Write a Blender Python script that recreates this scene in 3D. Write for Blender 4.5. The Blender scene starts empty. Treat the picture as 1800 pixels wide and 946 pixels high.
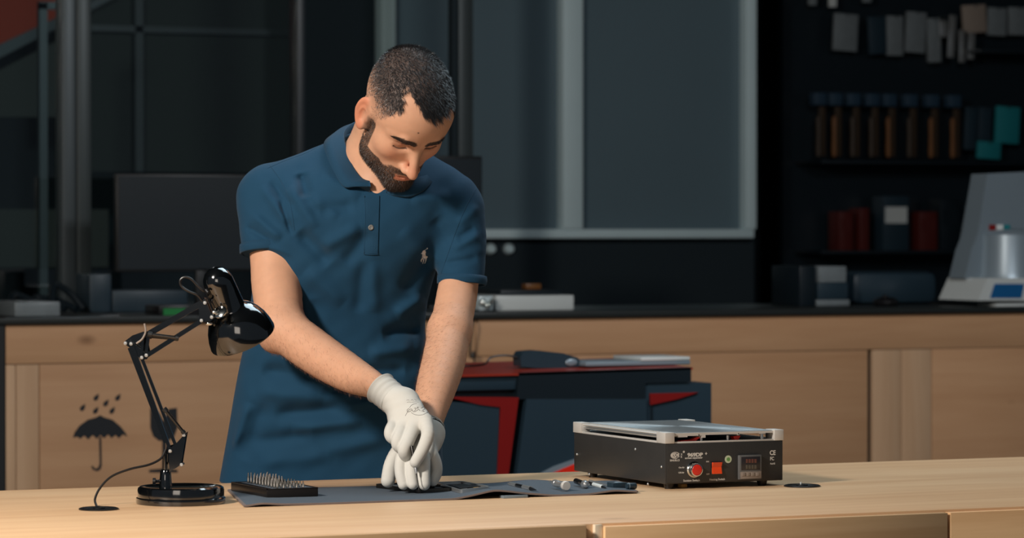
import bpy, bmesh, math, random
import numpy as np
from mathutils import Vector, Matrix
from mathutils.bvhtree import BVHTree

# ---------------------------------------------------------------- camera
F = 6000.0                                   # focal length in pixels of the 1800x946 frame
TH = math.radians(24.6)                      # yaw of the camera against the room
PITCH = math.atan(73 / F)
CZ = 1.408
SC = bpy.context.scene
cam_d = bpy.data.cameras.new('camera'); cam = bpy.data.objects.new('camera', cam_d)
SC.collection.objects.link(cam); SC.camera = cam
cam.location = (0, 0, CZ)
cam.rotation_euler = (math.pi/2 - PITCH, 0, -TH)
cam_d.sensor_width = 36; cam_d.lens = 36 * F / 1800
cam_d.clip_end = 60
cam_d.dof.use_dof = True; cam_d.dof.focus_distance = 6.36; cam_d.dof.aperture_fstop = 6.6

# ---------------------------------------------------------------- world, lights, exposure
SC.view_settings.view_transform = 'Standard'; SC.view_settings.look = 'None'
SC.view_settings.exposure = 0.0; SC.view_settings.gamma = 1.0; SC.view_settings.use_curve_mapping = False
w = bpy.data.worlds.new('world'); SC.world = w; w.use_nodes = True
w.node_tree.nodes['Background'].inputs[0].default_value = (.62, .78, .95, 1)
w.node_tree.nodes['Background'].inputs[1].default_value = .10

def Wp(x, d, z=0.0):                         # camera-yaw frame (right, forward, up) -> world
    c, s = math.cos(TH), math.sin(TH)
    return (x*c + d*s, -x*s + d*c, z)

def area(name, pos, target, size, power, col, sy=None):
    l = bpy.data.lights.new(name, 'AREA'); l.size = size; l.energy = power; l.color = col
    if sy: l.shape = 'RECTANGLE'; l.size_y = sy
    o = bpy.data.objects.new(name, l); SC.collection.objects.link(o)
    o.location = Wp(*pos)
    o.rotation_euler = (Vector(Wp(*target)) - Vector(Wp(*pos))).to_track_quat('-Z', 'Y').to_euler()
    return o
area('key_light', (-2.35, 3.7, 3.1), (0, 6.3, 1.1), .5, 186, (1.0, .92, .83))
area('overhead_light', (.15, 7.2, 2.9), (-.15, 6.5, 1.3), 1.2, 24, (.72, .90, 1.0))
area('front_fill_light', (-1.0, 2.0, 2.0), (-.1, 6.3, 1.0), 1.3, 15, (1.0, .88, .76))
area('back_room_light', (1.5, 8.0, 3.2), (1.9, 10.4, .9), .5, 60, (.90, .92, .94))

# ---------------------------------------------------------------- pixel helpers (1800x946 frame -> room)
cp, sp = math.cos(PITCH), math.sin(PITCH)
def ray(px, py):
    x, y = (px-900)/F, (473-py)/F
    return np.array([x, cp + y*sp, -sp + y*cp])
def Q(px, py, d):                            # yaw frame point at forward distance d
    r = ray(px, py); return np.array([0, 0, CZ]) + r*(d/r[1])
def QW(px, py, d): return np.array(Wp(*Q(px, py, d)))
def PZ(px, py, z):
    r = ray(px, py); t = (z-CZ)/r[2]; return np.array(Wp(r[0]*t, r[1]*t, z))
def PY(px, py, Y):
    r = ray(px, py); a = np.array(Wp(r[0], r[1], r[2])); t = Y/a[1]
    return a*t + np.array([0, 0, CZ])
def PX(px, py, X):
    r = ray(px, py); a = np.array(Wp(r[0], r[1], r[2])); t = X/a[0]
    return a*t + np.array([0, 0, CZ])

# ---------------------------------------------------------------- materials
def srgb(r, g, b):
    f = lambda c: (c/255/12.92) if c/255 <= .04045 else ((c/255+.055)/1.055)**2.4
    return (f(r), f(g), f(b), 1)
def newmat(name):
    m = bpy.data.materials.new(name); m.use_nodes = True
    return m, m.node_tree.nodes, m.node_tree.links, m.node_tree.nodes['Principled BSDF']
def mat(name, col, rough=.5, metal=0, coat=0, bump=0, bscale=200, var=0, vscale=8, sheen=0, spec=.5, stretch=None, emit=0, sss=0):
    m, N, L, P = newmat(name)
    P.inputs['Base Color'].default_value = col; P.inputs['Roughness'].default_value = rough
    P.inputs['Metallic'].default_value = metal; P.inputs['Coat Weight'].default_value = coat
    P.inputs['Specular IOR Level'].default_value = spec
    if coat >= 1: P.inputs['Coat IOR'].default_value = 1.65; P.inputs['Coat Roughness'].default_value = .1
    P.inputs['Sheen Weight'].default_value = sheen
    if sss:
        P.inputs['Subsurface Weight'].default_value = sss; P.inputs['Subsurface Scale'].default_value = .004
        P.inputs['Subsurface Radius'].default_value = (1.2, .5, .3)
    if emit:
        P.inputs['Emission Color'].default_value = col; P.inputs['Emission Strength'].default_value = emit
    tc = N.new('ShaderNodeTexCoord')
    mp = N.new('ShaderNodeMapping'); L.new(tc.outputs['Object'], mp.inputs[0])
    if stretch: mp.inputs['Scale'].default_value = stretch
    if bump:
        n = N.new('ShaderNodeTexNoise'); n.inputs['Scale'].default_value = bscale; n.inputs['Detail'].default_value = 4
        L.new(mp.outputs[0], n.inputs['Vector'])
        b = N.new('ShaderNodeBump'); b.inputs['Strength'].default_value = bump; b.inputs['Distance'].default_value = .002
        L.new(n.outputs[0], b.inputs['Height']); L.new(b.outputs[0], P.inputs['Normal'])
    # a little colour variation everywhere (procedural)
    n = N.new('ShaderNodeTexNoise'); n.inputs['Scale'].default_value = vscale; n.inputs['Detail'].default_value = 5
    L.new(mp.outputs[0], n.inputs['Vector'])
    hv = N.new('ShaderNodeHueSaturation'); hv.inputs['Color'].default_value = col
    mr = N.new('ShaderNodeMapRange'); mr.inputs[3].default_value = 1-(var or .04); mr.inputs[4].default_value = 1+(var or .04)
    L.new(n.outputs[0], mr.inputs[0]); L.new(mr.outputs[0], hv.inputs['Value']); L.new(hv.outputs[0], P.inputs['Base Color'])
    return m

def wood(name, base, dark, axis='X', scale=1.0, knots=.5, rough=.5, seed=0.0, grain=.5, lam=0.0):
    """pine: long grain along one axis, growth-ring waves, scattered knots"""
    m, N, L, P = newmat(name)
    tc = N.new('ShaderNodeTexCoord'); mp = N.new('ShaderNodeMapping')
    s = {'X': (.5, 7, 7), 'Y': (7, .5, 7), 'Z': (7, 7, .5)}[axis]
    mp.inputs['Scale'].default_value = [c*scale for c in s]; mp.inputs['Location'].default_value = (seed, seed*.7, seed*1.3)
    oi = N.new('ShaderNodeObjectInfo')
    add = N.new('ShaderNodeVectorMath'); add.operation = 'ADD'
    sc_ = N.new('ShaderNodeVectorMath'); sc_.operation = 'SCALE'; sc_.inputs[3].default_value = 9.0
    cmb = N.new('ShaderNodeCombineXYZ')
    for i in range(3): L.new(oi.outputs['Random'], cmb.inputs[i])
    L.new(cmb.outputs[0], sc_.inputs[0]); L.new(tc.outputs['Object'], add.inputs[0]); L.new(sc_.outputs[0], add.inputs[1])
    L.new(add.outputs[0], mp.inputs[0])
    n1 = N.new('ShaderNodeTexNoise'); n1.inputs['Scale'].default_value = 2.2; n1.inputs['Detail'].default_value = 8; n1.inputs['Distortion'].default_value = .8
    L.new(mp.outputs[0], n1.inputs['Vector'])
    wv = N.new('ShaderNodeTexNoise'); wv.inputs['Scale'].default_value = 12; wv.inputs['Detail'].default_value = 3
    L.new(mp.outputs[0], wv.inputs['Vector'])
    mx = N.new('ShaderNodeMath'); mx.operation = 'ADD'; L.new(n1.outputs[0], mx.inputs[0])
    ml = N.new('ShaderNodeMath'); ml.operation = 'MULTIPLY'; ml.inputs[1].default_value = .35; L.new(wv.outputs[0], ml.inputs[0]); L.new(ml.outputs[0], mx.inputs[1])
    cr = N.new('ShaderNodeValToRGB'); e = cr.color_ramp.elements
    e[0].position = .42; e[0].color = [base[i]*(1-grain)+dark[i]*grain for i in range(3)]+[1]; e[1].position = .82; e[1].color = base
    L.new(mx.outputs[0], cr.inputs[0])
    # knots
    mk = N.new('ShaderNodeMapping'); k = {'X': (2.2, 4.2, 4.2), 'Y': (4.2, 2.2, 4.2), 'Z': (4.2, 4.2, 2.2)}[axis]
    mk.inputs['Scale'].default_value = k; mk.inputs['Location'].default_value = (seed*3, seed, seed*2)
    L.new(add.outputs[0], mk.inputs[0])
    vo = N.new('ShaderNodeTexVoronoi'); vo.inputs['Scale'].default_value = 1.0; vo.inputs['Randomness'].default_value = 1
    L.new(mk.outputs[0], vo.inputs['Vector'])
    kr = N.new('ShaderNodeValToRGB'); ke = kr.color_ramp.elements
    ke[0].position = .02; ke[0].color = (1, 1, 1, 1); ke[1].position = .085; ke[1].color = (0, 0, 0, 1)
    L.new(vo.outputs['Distance'], kr.inputs[0])
    km = N.new('ShaderNodeMath'); km.operation = 'MULTIPLY'; km.inputs[1].default_value = knots; L.new(kr.outputs[0], km.inputs[0])
    mc = N.new('ShaderNodeMix'); mc.data_type = 'RGBA'; L.new(km.outputs[0], mc.inputs[0]); L.new(cr.outputs[0], mc.inputs[6])
    mc.inputs[7].default_value = (dark[0]*.35, dark[1]*.28, dark[2]*.22, 1)
    last = mc.outputs[2]
    big = N.new('ShaderNodeTexNoise'); big.inputs['Scale'].default_value = 1.5; big.inputs['Detail'].default_value = 2
    L.new(add.outputs[0], big.inputs['Vector'])
    hv = N.new('ShaderNodeHueSaturation'); mr = N.new('ShaderNodeMapRange'); mr.inputs[3].default_value = .86; mr.inputs[4].default_value = 1.12
    L.new(big.outputs[0], mr.inputs[0]); L.new(mr.outputs[0], hv.inputs['Value']); L.new(last, hv.inputs['Color'])
    L.new(hv.outputs[0], P.inputs['Base Color'])
    P.inputs['Roughness'].default_value = rough; P.inputs['Specular IOR Level'].default_value = .35
    b = N.new('ShaderNodeBump'); b.inputs['Strength'].default_value = .12; b.inputs['Distance'].default_value = .001
    L.new(mx.outputs[0], b.inputs['Height']); L.new(b.outputs[0], P.inputs['Normal'])
    return m

M = {}
pb, pd = srgb(229, 191, 150), srgb(200, 150, 106)
M['pine_top'] = wood('pine_worktop', pb, pd, 'X', 1.0, .35, .42, 0, .55)
M['pine_front'] = wood('pine_front', srgb(232, 190, 142), srgb(200, 150, 102), 'X', 1.0, .5, .5, 3, .7)
M['pine_end'] = wood('pine_plywood_end', srgb(232, 214, 186), srgb(200, 170, 130), 'Z', 3, 0, .6, 1, .5)
M['pine_back'] = wood('pine_back_planks', srgb(189, 148, 112), srgb(168, 124, 88), 'X', .8, .75, .55, 5, .6)
M['pine_back_v'] = wood('pine_back_uprights', srgb(198, 164, 132), srgb(174, 134, 98), 'Z', .8, .75, .55, 8, .5)
M['black_gloss'] = mat('black_gloss_enamel', srgb(8, 10, 12), .09, coat=1.0)
M['black_matt'] = mat('black_matt', srgb(16, 18, 20), .45)
M['black_plastic'] = mat('black_plastic', srgb(22, 22, 24), .33, bump=.05)
M['black_powder'] = mat('black_powdercoat', srgb(50, 49, 48), .42, bump=.25, bscale=900, var=.12, vscale=30)
M['steel'] = mat('brushed_steel', srgb(200, 202, 202), .28, .8)
M['bit_steel'] = mat('bit_steel', srgb(135, 132, 128), .22, 1)
M['chrome'] = mat('chrome', srgb(225, 225, 222), .1, 1)
M['alu'] = mat('cast_aluminium', srgb(206, 202, 196), .5, .25, bump=.1, bscale=500)
M['red'] = mat('red_switch', srgb(214, 40, 22), .35, coat=.3)
M['orange'] = mat('orange_rocker', srgb(232, 74, 22), .3, coat=.4)
M['white_print'] = mat('white_print', srgb(205, 200, 192), .6)
M['grey_plastic'] = mat('grey_plastic', srgb(92, 92, 92), .4)
M['mid_grey'] = mat('mid_grey_plastic', srgb(140, 128, 118), .45)
M['mat_fabric'] = mat('mat_fabric', srgb(82, 93, 104), .92, bump=.5, bscale=1600, var=.1, vscale=600)
M['mat_edge'] = mat('mat_stitched_edge', srgb(120, 108, 104), .9, bump=.6, bscale=900)
M['cable'] = mat('rubber_cable', srgb(24, 22, 22), .38)
M['dark_wall'] = mat('dark_wall_paint', srgb(18, 34, 42), .85, var=.12, vscale=1.5)
M['floor'] = mat('dark_floor', srgb(46, 46, 48), .6, var=.2, vscale=3)
M['dark_top'] = mat('dark_counter_laminate', srgb(34, 38, 38), .35)
M['dark_base'] = mat('dark_plinth', srgb(26, 28, 30), .6)
M['ink'] = mat('stencil_ink', srgb(26, 30, 36), .8)
M['frame_grey'] = mat('window_frame_grey', srgb(200, 222, 228), .5)
M['frame_dark'] = mat('partition_post', srgb(62, 70, 72), .4, .3)
M['frame_mid'] = mat('partition_post_light', srgb(74, 82, 86), .4, .3)
M['pane'] = mat('window_pane_grey', srgb(92, 112, 122), .3, var=.1, vscale=1.2)
M['red_wall'] = mat('red_stair_panel', srgb(176, 62, 34), .7)
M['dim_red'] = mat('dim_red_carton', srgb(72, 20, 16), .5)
M['teal'] = mat('teal_card', srgb(16, 116, 124), .6)
M['pack_grey'] = mat('grey_blister', srgb(110, 118, 122), .35, var=.2, vscale=30)
M['pack_light'] = mat('pale_blister', srgb(190, 196, 196), .3)
M['amber'] = mat('amber_handle', srgb(104, 66, 30), .4)
M['navy_cap'] = mat('navy_cap', srgb(34, 56, 74), .5)
M['brown'] = mat('dark_brown_handle', srgb(52, 40, 28), .5)
M['white'] = mat('white_plastic', srgb(206, 212, 212), .45)
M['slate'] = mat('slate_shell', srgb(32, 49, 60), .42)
M['slate_dark'] = mat('near_black_shell', srgb(14, 25, 32), .4)
M['deep_red'] = mat('deep_red_plastic', srgb(118, 14, 12), .4)
M['red_top'] = mat('red_lacquer_top', srgb(140, 44, 30), .3)
M['blue'] = mat('blue_label', srgb(10, 84, 138), .5)
M['green_led'] = mat('green_led_strip', srgb(10, 100, 44), .5, emit=.15)
M['silver'] = mat('silver_plastic', srgb(128, 142, 152), .35, .3)
M['glassy'] = mat('clear_plastic', srgb(190, 205, 210), .15, coat=1)
M['brass'] = mat('brass_yellow', srgb(200, 150, 70), .4)
M['pcb'] = mat('phone_pcb', srgb(30, 34, 34), .3, .3, var=.5, vscale=220)
M['gun'] = mat('gunmetal', srgb(70, 68, 66), .25, .9)
M['case'] = mat('bit_case_anodised', srgb(44, 40, 38), .36, .5)
M['sticker'] = mat('pale_green_sticker', srgb(190, 200, 170), .5)
M['sticker_green'] = mat('sticker_green', srgb(100, 150, 80), .5)
M['lcd'] = mat('display_window', srgb(42, 38, 40), .25)
M['lcd_red'] = mat('display_digits_off', srgb(96, 58, 50), .4)
M['lcd_grey'] = mat('display_digits_dim', srgb(84, 78, 68), .4)
def brushed_disc():
    m, N, L, P = newmat('radial_brushed_plate')
    P.inputs['Base Color'].default_value = srgb(206, 212, 214); P.inputs['Metallic'].default_value = .8; P.inputs['Roughness'].default_value = .3
    tg = N.new('ShaderNodeTangent'); tg.direction_type = 'RADIAL'; tg.axis = 'Z'
    P.inputs['Anisotropic'].default_value = .75; L.new(tg.outputs[0], P.inputs['Tangent'])
    n = N.new('ShaderNodeTexNoise'); n.inputs['Scale'].default_value = 60; tc = N.new('ShaderNodeTexCoord'); L.new(tc.outputs['Object'], n.inputs['Vector'])
    mr = N.new('ShaderNodeMapRange'); mr.inputs[3].default_value = .24; mr.inputs[4].default_value = .36; L.new(n.outputs[0], mr.inputs[0]); L.new(mr.outputs[0], P.inputs['Roughness'])
    return m
M['disc'] = brushed_disc()
def glassmat():
    m, N, L, P = newmat('partition_glass')
    out = N['Material Output']; t = N.new('ShaderNodeBsdfTransparent'); g = N.new('ShaderNodeBsdfGlossy'); g.inputs['Roughness'].default_value = .04
    t.inputs[0].default_value = (.86, .92, .92, 1)
    fr = N.new('ShaderNodeFresnel'); fr.inputs[0].default_value = 1.45; mx = N.new('ShaderNodeMixShader')
    L.new(fr.outputs[0], mx.inputs[0]); L.new(t.outputs[0], mx.inputs[1]); L.new(g.outputs[0], mx.inputs[2]); L.new(mx.outputs[0], out.inputs[0])
    return m
M['glass'] = glassmat()

# ---------------------------------------------------------------- object helpers
COL = SC.collection
def setp(o, label=None, cat=None, group=None, kind=None):
    if label: o['label'] = label
    if cat: o['category'] = cat
    if group: o['group'] = group
    if kind: o['kind'] = kind
    return o
def thing(name, label, cat, loc=(0, 0, 0), rz=0, group=None):
    o = bpy.data.objects.new(name, None); COL.objects.link(o)
    o.empty_display_size = .05
    o.location = loc; o.rotation_euler = (0, 0, rz)
    setp(o, label, cat, group); return o
def rootmat(p):
    m = Matrix.Identity(4)
    while p is not None:
        m = Matrix.LocRotScale(p.location, p.rotation_euler, p.scale) @ m; p = p.parent
    return m

class MB:
    """collects shapes given in room coordinates; build() links them as one mesh object"""
    def __init__(s): s.v = []; s.f = []; s.n = 0
    def add(s, v, f):
        v = np.asarray(v, float); s.v.append(v); s.f += [tuple(i+s.n for i in q) for q in f]; s.n += len(v); return s
    def box(s, a, b, ch=0, R=None, o=None):
        a, b = np.minimum(a, b), np.maximum(a, b)
        if ch:
            bm = bmesh.new(); bmesh.ops.create_cube(bm, size=1)
            bmesh.ops.scale(bm, vec=b-a, verts=bm.verts)
            bmesh.ops.bevel(bm, geom=bm.edges[:], offset=ch, segments=2, affect='EDGES', profile=.5)
            bm.verts.index_update()
            v = np.array([q.co[:] for q in bm.verts]) + (a+b)/2; f = [[q.index for q in p.verts] for p in bm.faces]; bm.free()
        else:
            v = np.array([[(a, b)[i][0], (a, b)[j][1], (a, b)[k][2]] for i in (0, 1) for j in (0, 1) for k in (0, 1)])
            f = [(0, 1, 3, 2), (4, 6, 7, 5), (0, 4, 5, 1), (2, 3, 7, 6), (0, 2, 6, 4), (1, 5, 7, 3)]
        if R is not None:
            o = (a+b)/2 if o is None else np.array(o); v = (v-o) @ np.array(R).T + o
        return s.add(v, f)
    def tube(s, pts, r, n=8, cap=True):
        pts = [np.array(p, float) for p in pts]; m = len(pts); rr = r if hasattr(r, '__len__') else [r]*m
        V = []; up = None
        for i in range(m):
            t = pts[min(i+1, m-1)]-pts[max(i-1, 0)]; t /= np.linalg.norm(t)+1e-12
            if up is None:
                up = np.array([0, 0, 1.]) if abs(t[2]) < .9 else np.array([1., 0, 0])
            up = up - t*(up@t); up /= np.linalg.norm(up)+1e-12; sd = np.cross(t, up)
            for k in range(n):
                a = 2*math.pi*k/n; V.append(pts[i] + rr[i]*(math.cos(a)*up+math.sin(a)*sd))
        Fc = [(i*n+k, i*n+(k+1) % n, (i+1)*n+(k+1) % n, (i+1)*n+k) for i in range(m-1) for k in range(n)]
        if cap: Fc += [tuple(range(n))[::-1], tuple((m-1)*n+k for k in range(n))]
        return s.add(V, Fc)
    def cyl(s, a, b, r, r2=None, n=20):
        return s.tube([a, b], [r, r if r2 is None else r2], n)
    def lathe(s, prof, o, ax=(0, 0, 1), n=32):
        """prof: (radius, height) along axis ax from o"""
        ax = np.array(ax, float); ax /= np.linalg.norm(ax); t = np.array([1., 0, 0]) if abs(ax[0]) < .9 else np.array([0, 1., 0])
        u = np.cross(ax, t); u /= np.linalg.norm(u); w_ = np.cross(ax, u); V = []
        for (r, h) in prof:
            for k in range(n):
                a = 2*math.pi*k/n; V.append(np.array(o)+ax*h+max(r, 1e-5)*(math.cos(a)*u+math.sin(a)*w_))
        m = len(prof)
        Fc = [(i*n+k, i*n+(k+1) % n, (i+1)*n+(k+1) % n, (i+1)*n+k) for i in range(m-1) for k in range(n)]
        return s.add(V, Fc)
    def prism(s, poly, o, u, v, d):
        """poly in (u,v) plane at o, extruded by vector d"""
        o, u, v, d = [np.array(q, float) for q in (o, u, v, d)]; n = len(poly)
        A = [o+u*p[0]+v*p[1] for p in poly]; B = [a+d for a in A]
        return s.add(A+B, [tuple(range(n))[::-1], tuple(range(n, 2*n))]+[(i, (i+1) % n, n+(i+1) % n, n+i) for i in range(n)])
    def ell(s, c, r, n=16, m=10, R=None):
        V = []; 
        for i in range(m+1):
            ph = math.pi*i/m
            for k in range(n):
                a = 2*math.pi*k/n; V.append((r[0]*math.sin(ph)*math.cos(a), r[1]*math.sin(ph)*math.sin(a), r[2]*math.cos(ph)))
        V = np.array(V)
        if R is not None: V = V @ np.array(R).T
        return s.add(V+np.array(c), [(i*n+k, (i+1)*n+k, (i+1)*n+(k+1) % n, i*n+(k+1) % n) for i in range(m) for k in range(n)])
    def yaw(s):                              # yaw frame -> room frame
        c, q = math.cos(TH), math.sin(TH)
        s.v = [np.stack([v[:, 0]*c+v[:, 1]*q, -v[:, 0]*q+v[:, 1]*c, v[:, 2]], 1) for v in s.v]; return s
    def build(s, name, m, parent=None, loc=None, smooth=35, label=None):
        v = np.concatenate(s.v)
        me = bpy.data.meshes.new(name); o = bpy.data.objects.new(name, me); COL.objects.link(o)
        if parent is not None:
            o.parent = parent; Mi = np.array(rootmat(parent).inverted())
            v = v @ Mi[:3, :3].T + Mi[:3, 3]
        else:
            if loc is None: loc = [(v[:, 0].min()+v[:, 0].max())/2, (v[:, 1].min()+v[:, 1].max())/2, v[:, 2].min()]
            o.location = loc; v = v-np.array(loc)
        me.from_pydata(v.tolist(), [], s.f); me.validate()
        bm = bmesh.new(); bm.from_mesh(me); bmesh.ops.remove_doubles(bm, verts=bm.verts, dist=1e-6)
        bmesh.ops.recalc_face_normals(bm, faces=bm.faces); bm.to_mesh(me); bm.free()
        if smooth:
            me.polygons.foreach_set('use_smooth', [True]*len(me.polygons)); me.set_sharp_from_angle(angle=math.radians(smooth))
        me.materials.append(M[m] if isinstance(m, str) else m)
        if label: o['label'] = label
        return o
def spl(pts, n=8):                           # Catmull-Rom through points
    P_ = [np.array(p, float) for p in pts]; P_ = [2*P_[0]-P_[1]]+P_+[2*P_[-1]-P_[-2]]; out = []
    for i in range(1, len(P_)-2):
        a, b, c, d = P_[i-1:i+3]
        for k in range(n):
            t = k/n; out.append(.5*((2*b)+(c-a)*t+(2*a-5*b+4*c-d)*t*t+(3*b-a-3*c+d)*t**3))
    out.append(P_[-2]); return out
def textmb(mb, s, o, u, v, h, depth=.0003, bold=.0, align='LEFT', sx=1.0):
    """lettering as real thin geometry: text s with cap height h at o, along u, up v"""
    c = bpy.data.curves.new('t', 'FONT'); c.body = s; c.size = 1; c.offset = bold; c.extrude = .001; c.align_x = align; c.resolution_u = 3
    ob = bpy.data.objects.new('t', c); COL.objects.link(ob)
    dg = bpy.context.evaluated_depsgraph_get(); me = bpy.data.meshes.new_from_object(ob.evaluated_get(dg))
    vv = np.array([q.co[:] for q in me.vertices]); ff = [tuple(p.vertices) for p in me.polygons]
    bpy.data.objects.remove(ob); bpy.data.curves.remove(c); bpy.data.meshes.remove(me)
    u, v = np.array(u, float), np.array(v, float); n = np.cross(u, v); k = h/.70
    mb.add(np.array(o)+vv[:, :1]*k*sx*u+vv[:, 1:2]*k*v+(vv[:, 2:3] > 0)*depth*n, ff); return mb
X3, Y3, Z3 = np.eye(3)

# ================================================================ THE SETTING
def struct(name, mb, m, smooth=0, parent=None):
    o = mb.build(name, m, parent, smooth=smooth)
    if parent is None: o['kind'] = 'structure'
    return o
YB = 9.85                                    # front face of the back counter
struct('floor', MB().box((-1.5, -1, -.05), (10.5, 14.2, 0)), 'floor')
struct('wall_back', MB().box((-1.5, 13.8, 0), (10.5, 14.0, 3.3)), 'dark_wall')
struct('wall_left', MB().box((-1.6, 6.5, 0), (-1.5, 14.0, 3.3)), 'dark_wall')
struct('wall_right', MB().box((10.5, 4, 0), (10.6, 14.0, 3.3)), 'dark_wall')
struct('ceiling', MB().box((-1.5, 3.0, 3.3), (10.5, 14.0, 3.4)), 'dark_wall')

# sliding window of grey panels behind the man
YW = 12.6
def wx(px): return PY(px, 400, YW)[0]
def wz(px, py, Y=YW): return PY(px, py, Y)[2]
zb, zt_ = wz(1080, 419), 2.95
win = thing('window_1', None, None, (wx(990), YW, zb)); win['kind'] = 'structure'
zi = wz(1080, 403)
struct('window_frame', MB().box((wx(662), YW-.05, zb), (wx(1316), YW+.02, zi), .004), 'frame_grey', 30, win)
for a, b in ((662, 686), (979, 1014), (1300, 1318)):
    struct('window_frame', MB().box((wx(a), YW-.06, zi), (wx(b), YW+.02, zt_), .004), 'frame_grey', 30, win)
for a, b in ((686, 979), (1014, 1300)):
    struct('window_pane', MB().box((wx(a), YW, zi), (wx(b), YW+.012, zt_)), 'pane', 0, win)
# wall that carries the window
struct('trim_1', MB().box((wx(530), YW+.02, 0), (wx(1330), YW+.03, 3.3)), 'dark_wall')
# dark post standing in front of it
YP = 11.6
struct('trim_2', MB().box((PY(807, 300, YP)[0], YP, 0), (PY(832, 300, YP)[0], YP+.06, 3.3), .003), 'frame_dark', 30)
struct('trim_3', MB().box((PY(797, 300, YP)[0], YP+.01, 0), (PY(807, 300, YP)[0], YP+.05, 3.3), .003), 'dark_wall', 30)

# glass partition on the left
YG = 10.9
gx = lambda px: PY(px, 300, YG)[0]
part = thing('window_2', None, None, (gx(100), YG, 0)); part['kind'] = 'structure'
struct('mullion', MB().box((gx(104), YG-.04, 0), (gx(128), YG+.04, 3.3), .004), 'frame_mid', 30, part)
struct('mullion', MB().box((gx(131), YG-.03, 0), (gx(156), YG+.05, 3.3), .004), 'frame_dark', 30, part)
struct('window_pane', MB().box((gx(-260), YG, .0), (gx(104), YG+.01, 3.3)), 'glass', 0, part)
struct('window_pane', MB().box((gx(156), YG, .0), (gx(520), YG+.01, 3.3)), 'glass', 0, part)
struct('mullion', MB().box((gx(517), YG-.03, 0), (gx(534), YG+.05, 3.3), .004), 'slate_dark', 30, part)  # dark end post added to hide the lit edge of the pane
# thin inner frame seen through it
YH = 11.7
hx = lambda px: PY(px, 300, YH)[0]
o = MB().box((hx(70), YH, 0), (hx(84), YH+.03, PY(80, 5, YH)[2])).box((hx(70), YH, PY(80, 16, YH)[2]), (hx(108), YH+.03, PY(80, 3, YH)[2]))
struct('trim_4', o, 'frame_mid', 0)
# stair: red panel and slanted stringer
YS = 13.0
def sp_(px, py, Y=YS): p = PY(px, py, Y); return (p[0], p[2])
struct('trim_5', MB().prism([sp_(-160, -60), sp_(112, -60), sp_(112, 28), sp_(-30, 92), sp_(-160, 158)], (0, YS, 0), X3, Z3, (0, .06, 0)), 'red_wall')
struct('trim_6', MB().prism([sp_(-40, 96), sp_(190, -12), sp_(215, -12), sp_(-40, 122)], (0, YS-.02, 0), X3, Z3, (0, .1, 0)), 'frame_mid')
M['olive'] = mat('olive_grey_board', srgb(62, 68, 66), .7)
struct('trim_7', MB().prism([sp_(0, 125), sp_(110, 70), sp_(110, 205), sp_(0, 205)], (0, YS+.05, 0), X3, Z3, (0, .05, 0)), 'olive')
M['olive2'] = mat('dark_olive_board', srgb(36, 46, 44), .7)
struct('trim_8', MB().box((sp_(160, 0)[0], YS+.05, PY(300, 302, YS)[2]), (sp_(528, 0)[0], YS+.1, 3.3)), 'olive2')
struct('trim_9', MB().box((sp_(160, 0)[0], YS, PY(300, 58, YS)[2]), (sp_(528, 0)[0], YS+.05, PY(300, 47, YS)[2])), 'frame_dark')
struct('trim_10', MB().box((sp_(238, 0)[0], YS, PY(300, 302, YS)[2]), (sp_(252, 0)[0], YS+.05, 3.3)), 'frame_dark')
struct('trim_11', MB().box((sp_(-30, 0)[0], YS, PY(80, 470, YS)[2]), (sp_(190, 0)[0], YS+.05, PY(80, 368, YS)[2])), 'olive')

# ---------------------------------------------------------------- back counter
zt = PY(1000, 558.5, YB)[2]                  # underside of the dark top
xl = PY(9, 600, YB)[0]
bc = thing('back_counter', 'long pine fronted counter with a dark top behind the man', 'counter', (5.4, YB+.3, 0))
ztop = zt+.02
MB().box((xl-.06, YB-.02, zt), (8.6, YB+.75, ztop), .003).build('countertop', 'dark_top', bc, label='dark laminate countertop')
MB().box((xl+.02, YB+.03, 0), (8.55, YB+.7, zt)).build('carcass', 'dark_base', bc)
MB().box((xl-.07, YB-.01, 0), (xl-.004, YB+.7, zt)).build('end_post', 'dark_base', bc, label='dark end post')
bxr = lambda px: PY(px, 650, YB)[0]
zj = PY(1240, 620, YB)[2]
def plank(x0, x1, z0, z1, m='pine_back', dy=0):
    return MB().box((x0+.0012, YB+dy, z0+.001), (x1-.0012, YB+.022, z1-.001), .0015).build('plank', m, bc)
plank(xl, bxr(836), zj, zt); plank(bxr(836), bxr(1800)+.9, zj, zt)
plank(xl, bxr(28), 0, zj, 'pine_back_v'); plank(bxr(28), bxr(69), 0, zj, 'pine_back_v')
zm = PY(300, 765, YB)[2]
for z0, z1 in ((0, zj),):
    plank(bxr(69), bxr(520), z0, z1); plank(bxr(520), bxr(960), z0, z1); plank(bxr(960), bxr(1526), z0, z1)
    plank(bxr(1638), bxr(1800)+.9, z0, z1)
plank(bxr(1534), bxr(1585), 0, zj, 'pine_back_v'); plank(bxr(1585), bxr(1638), 0, zj, 'pine_back_v')
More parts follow.
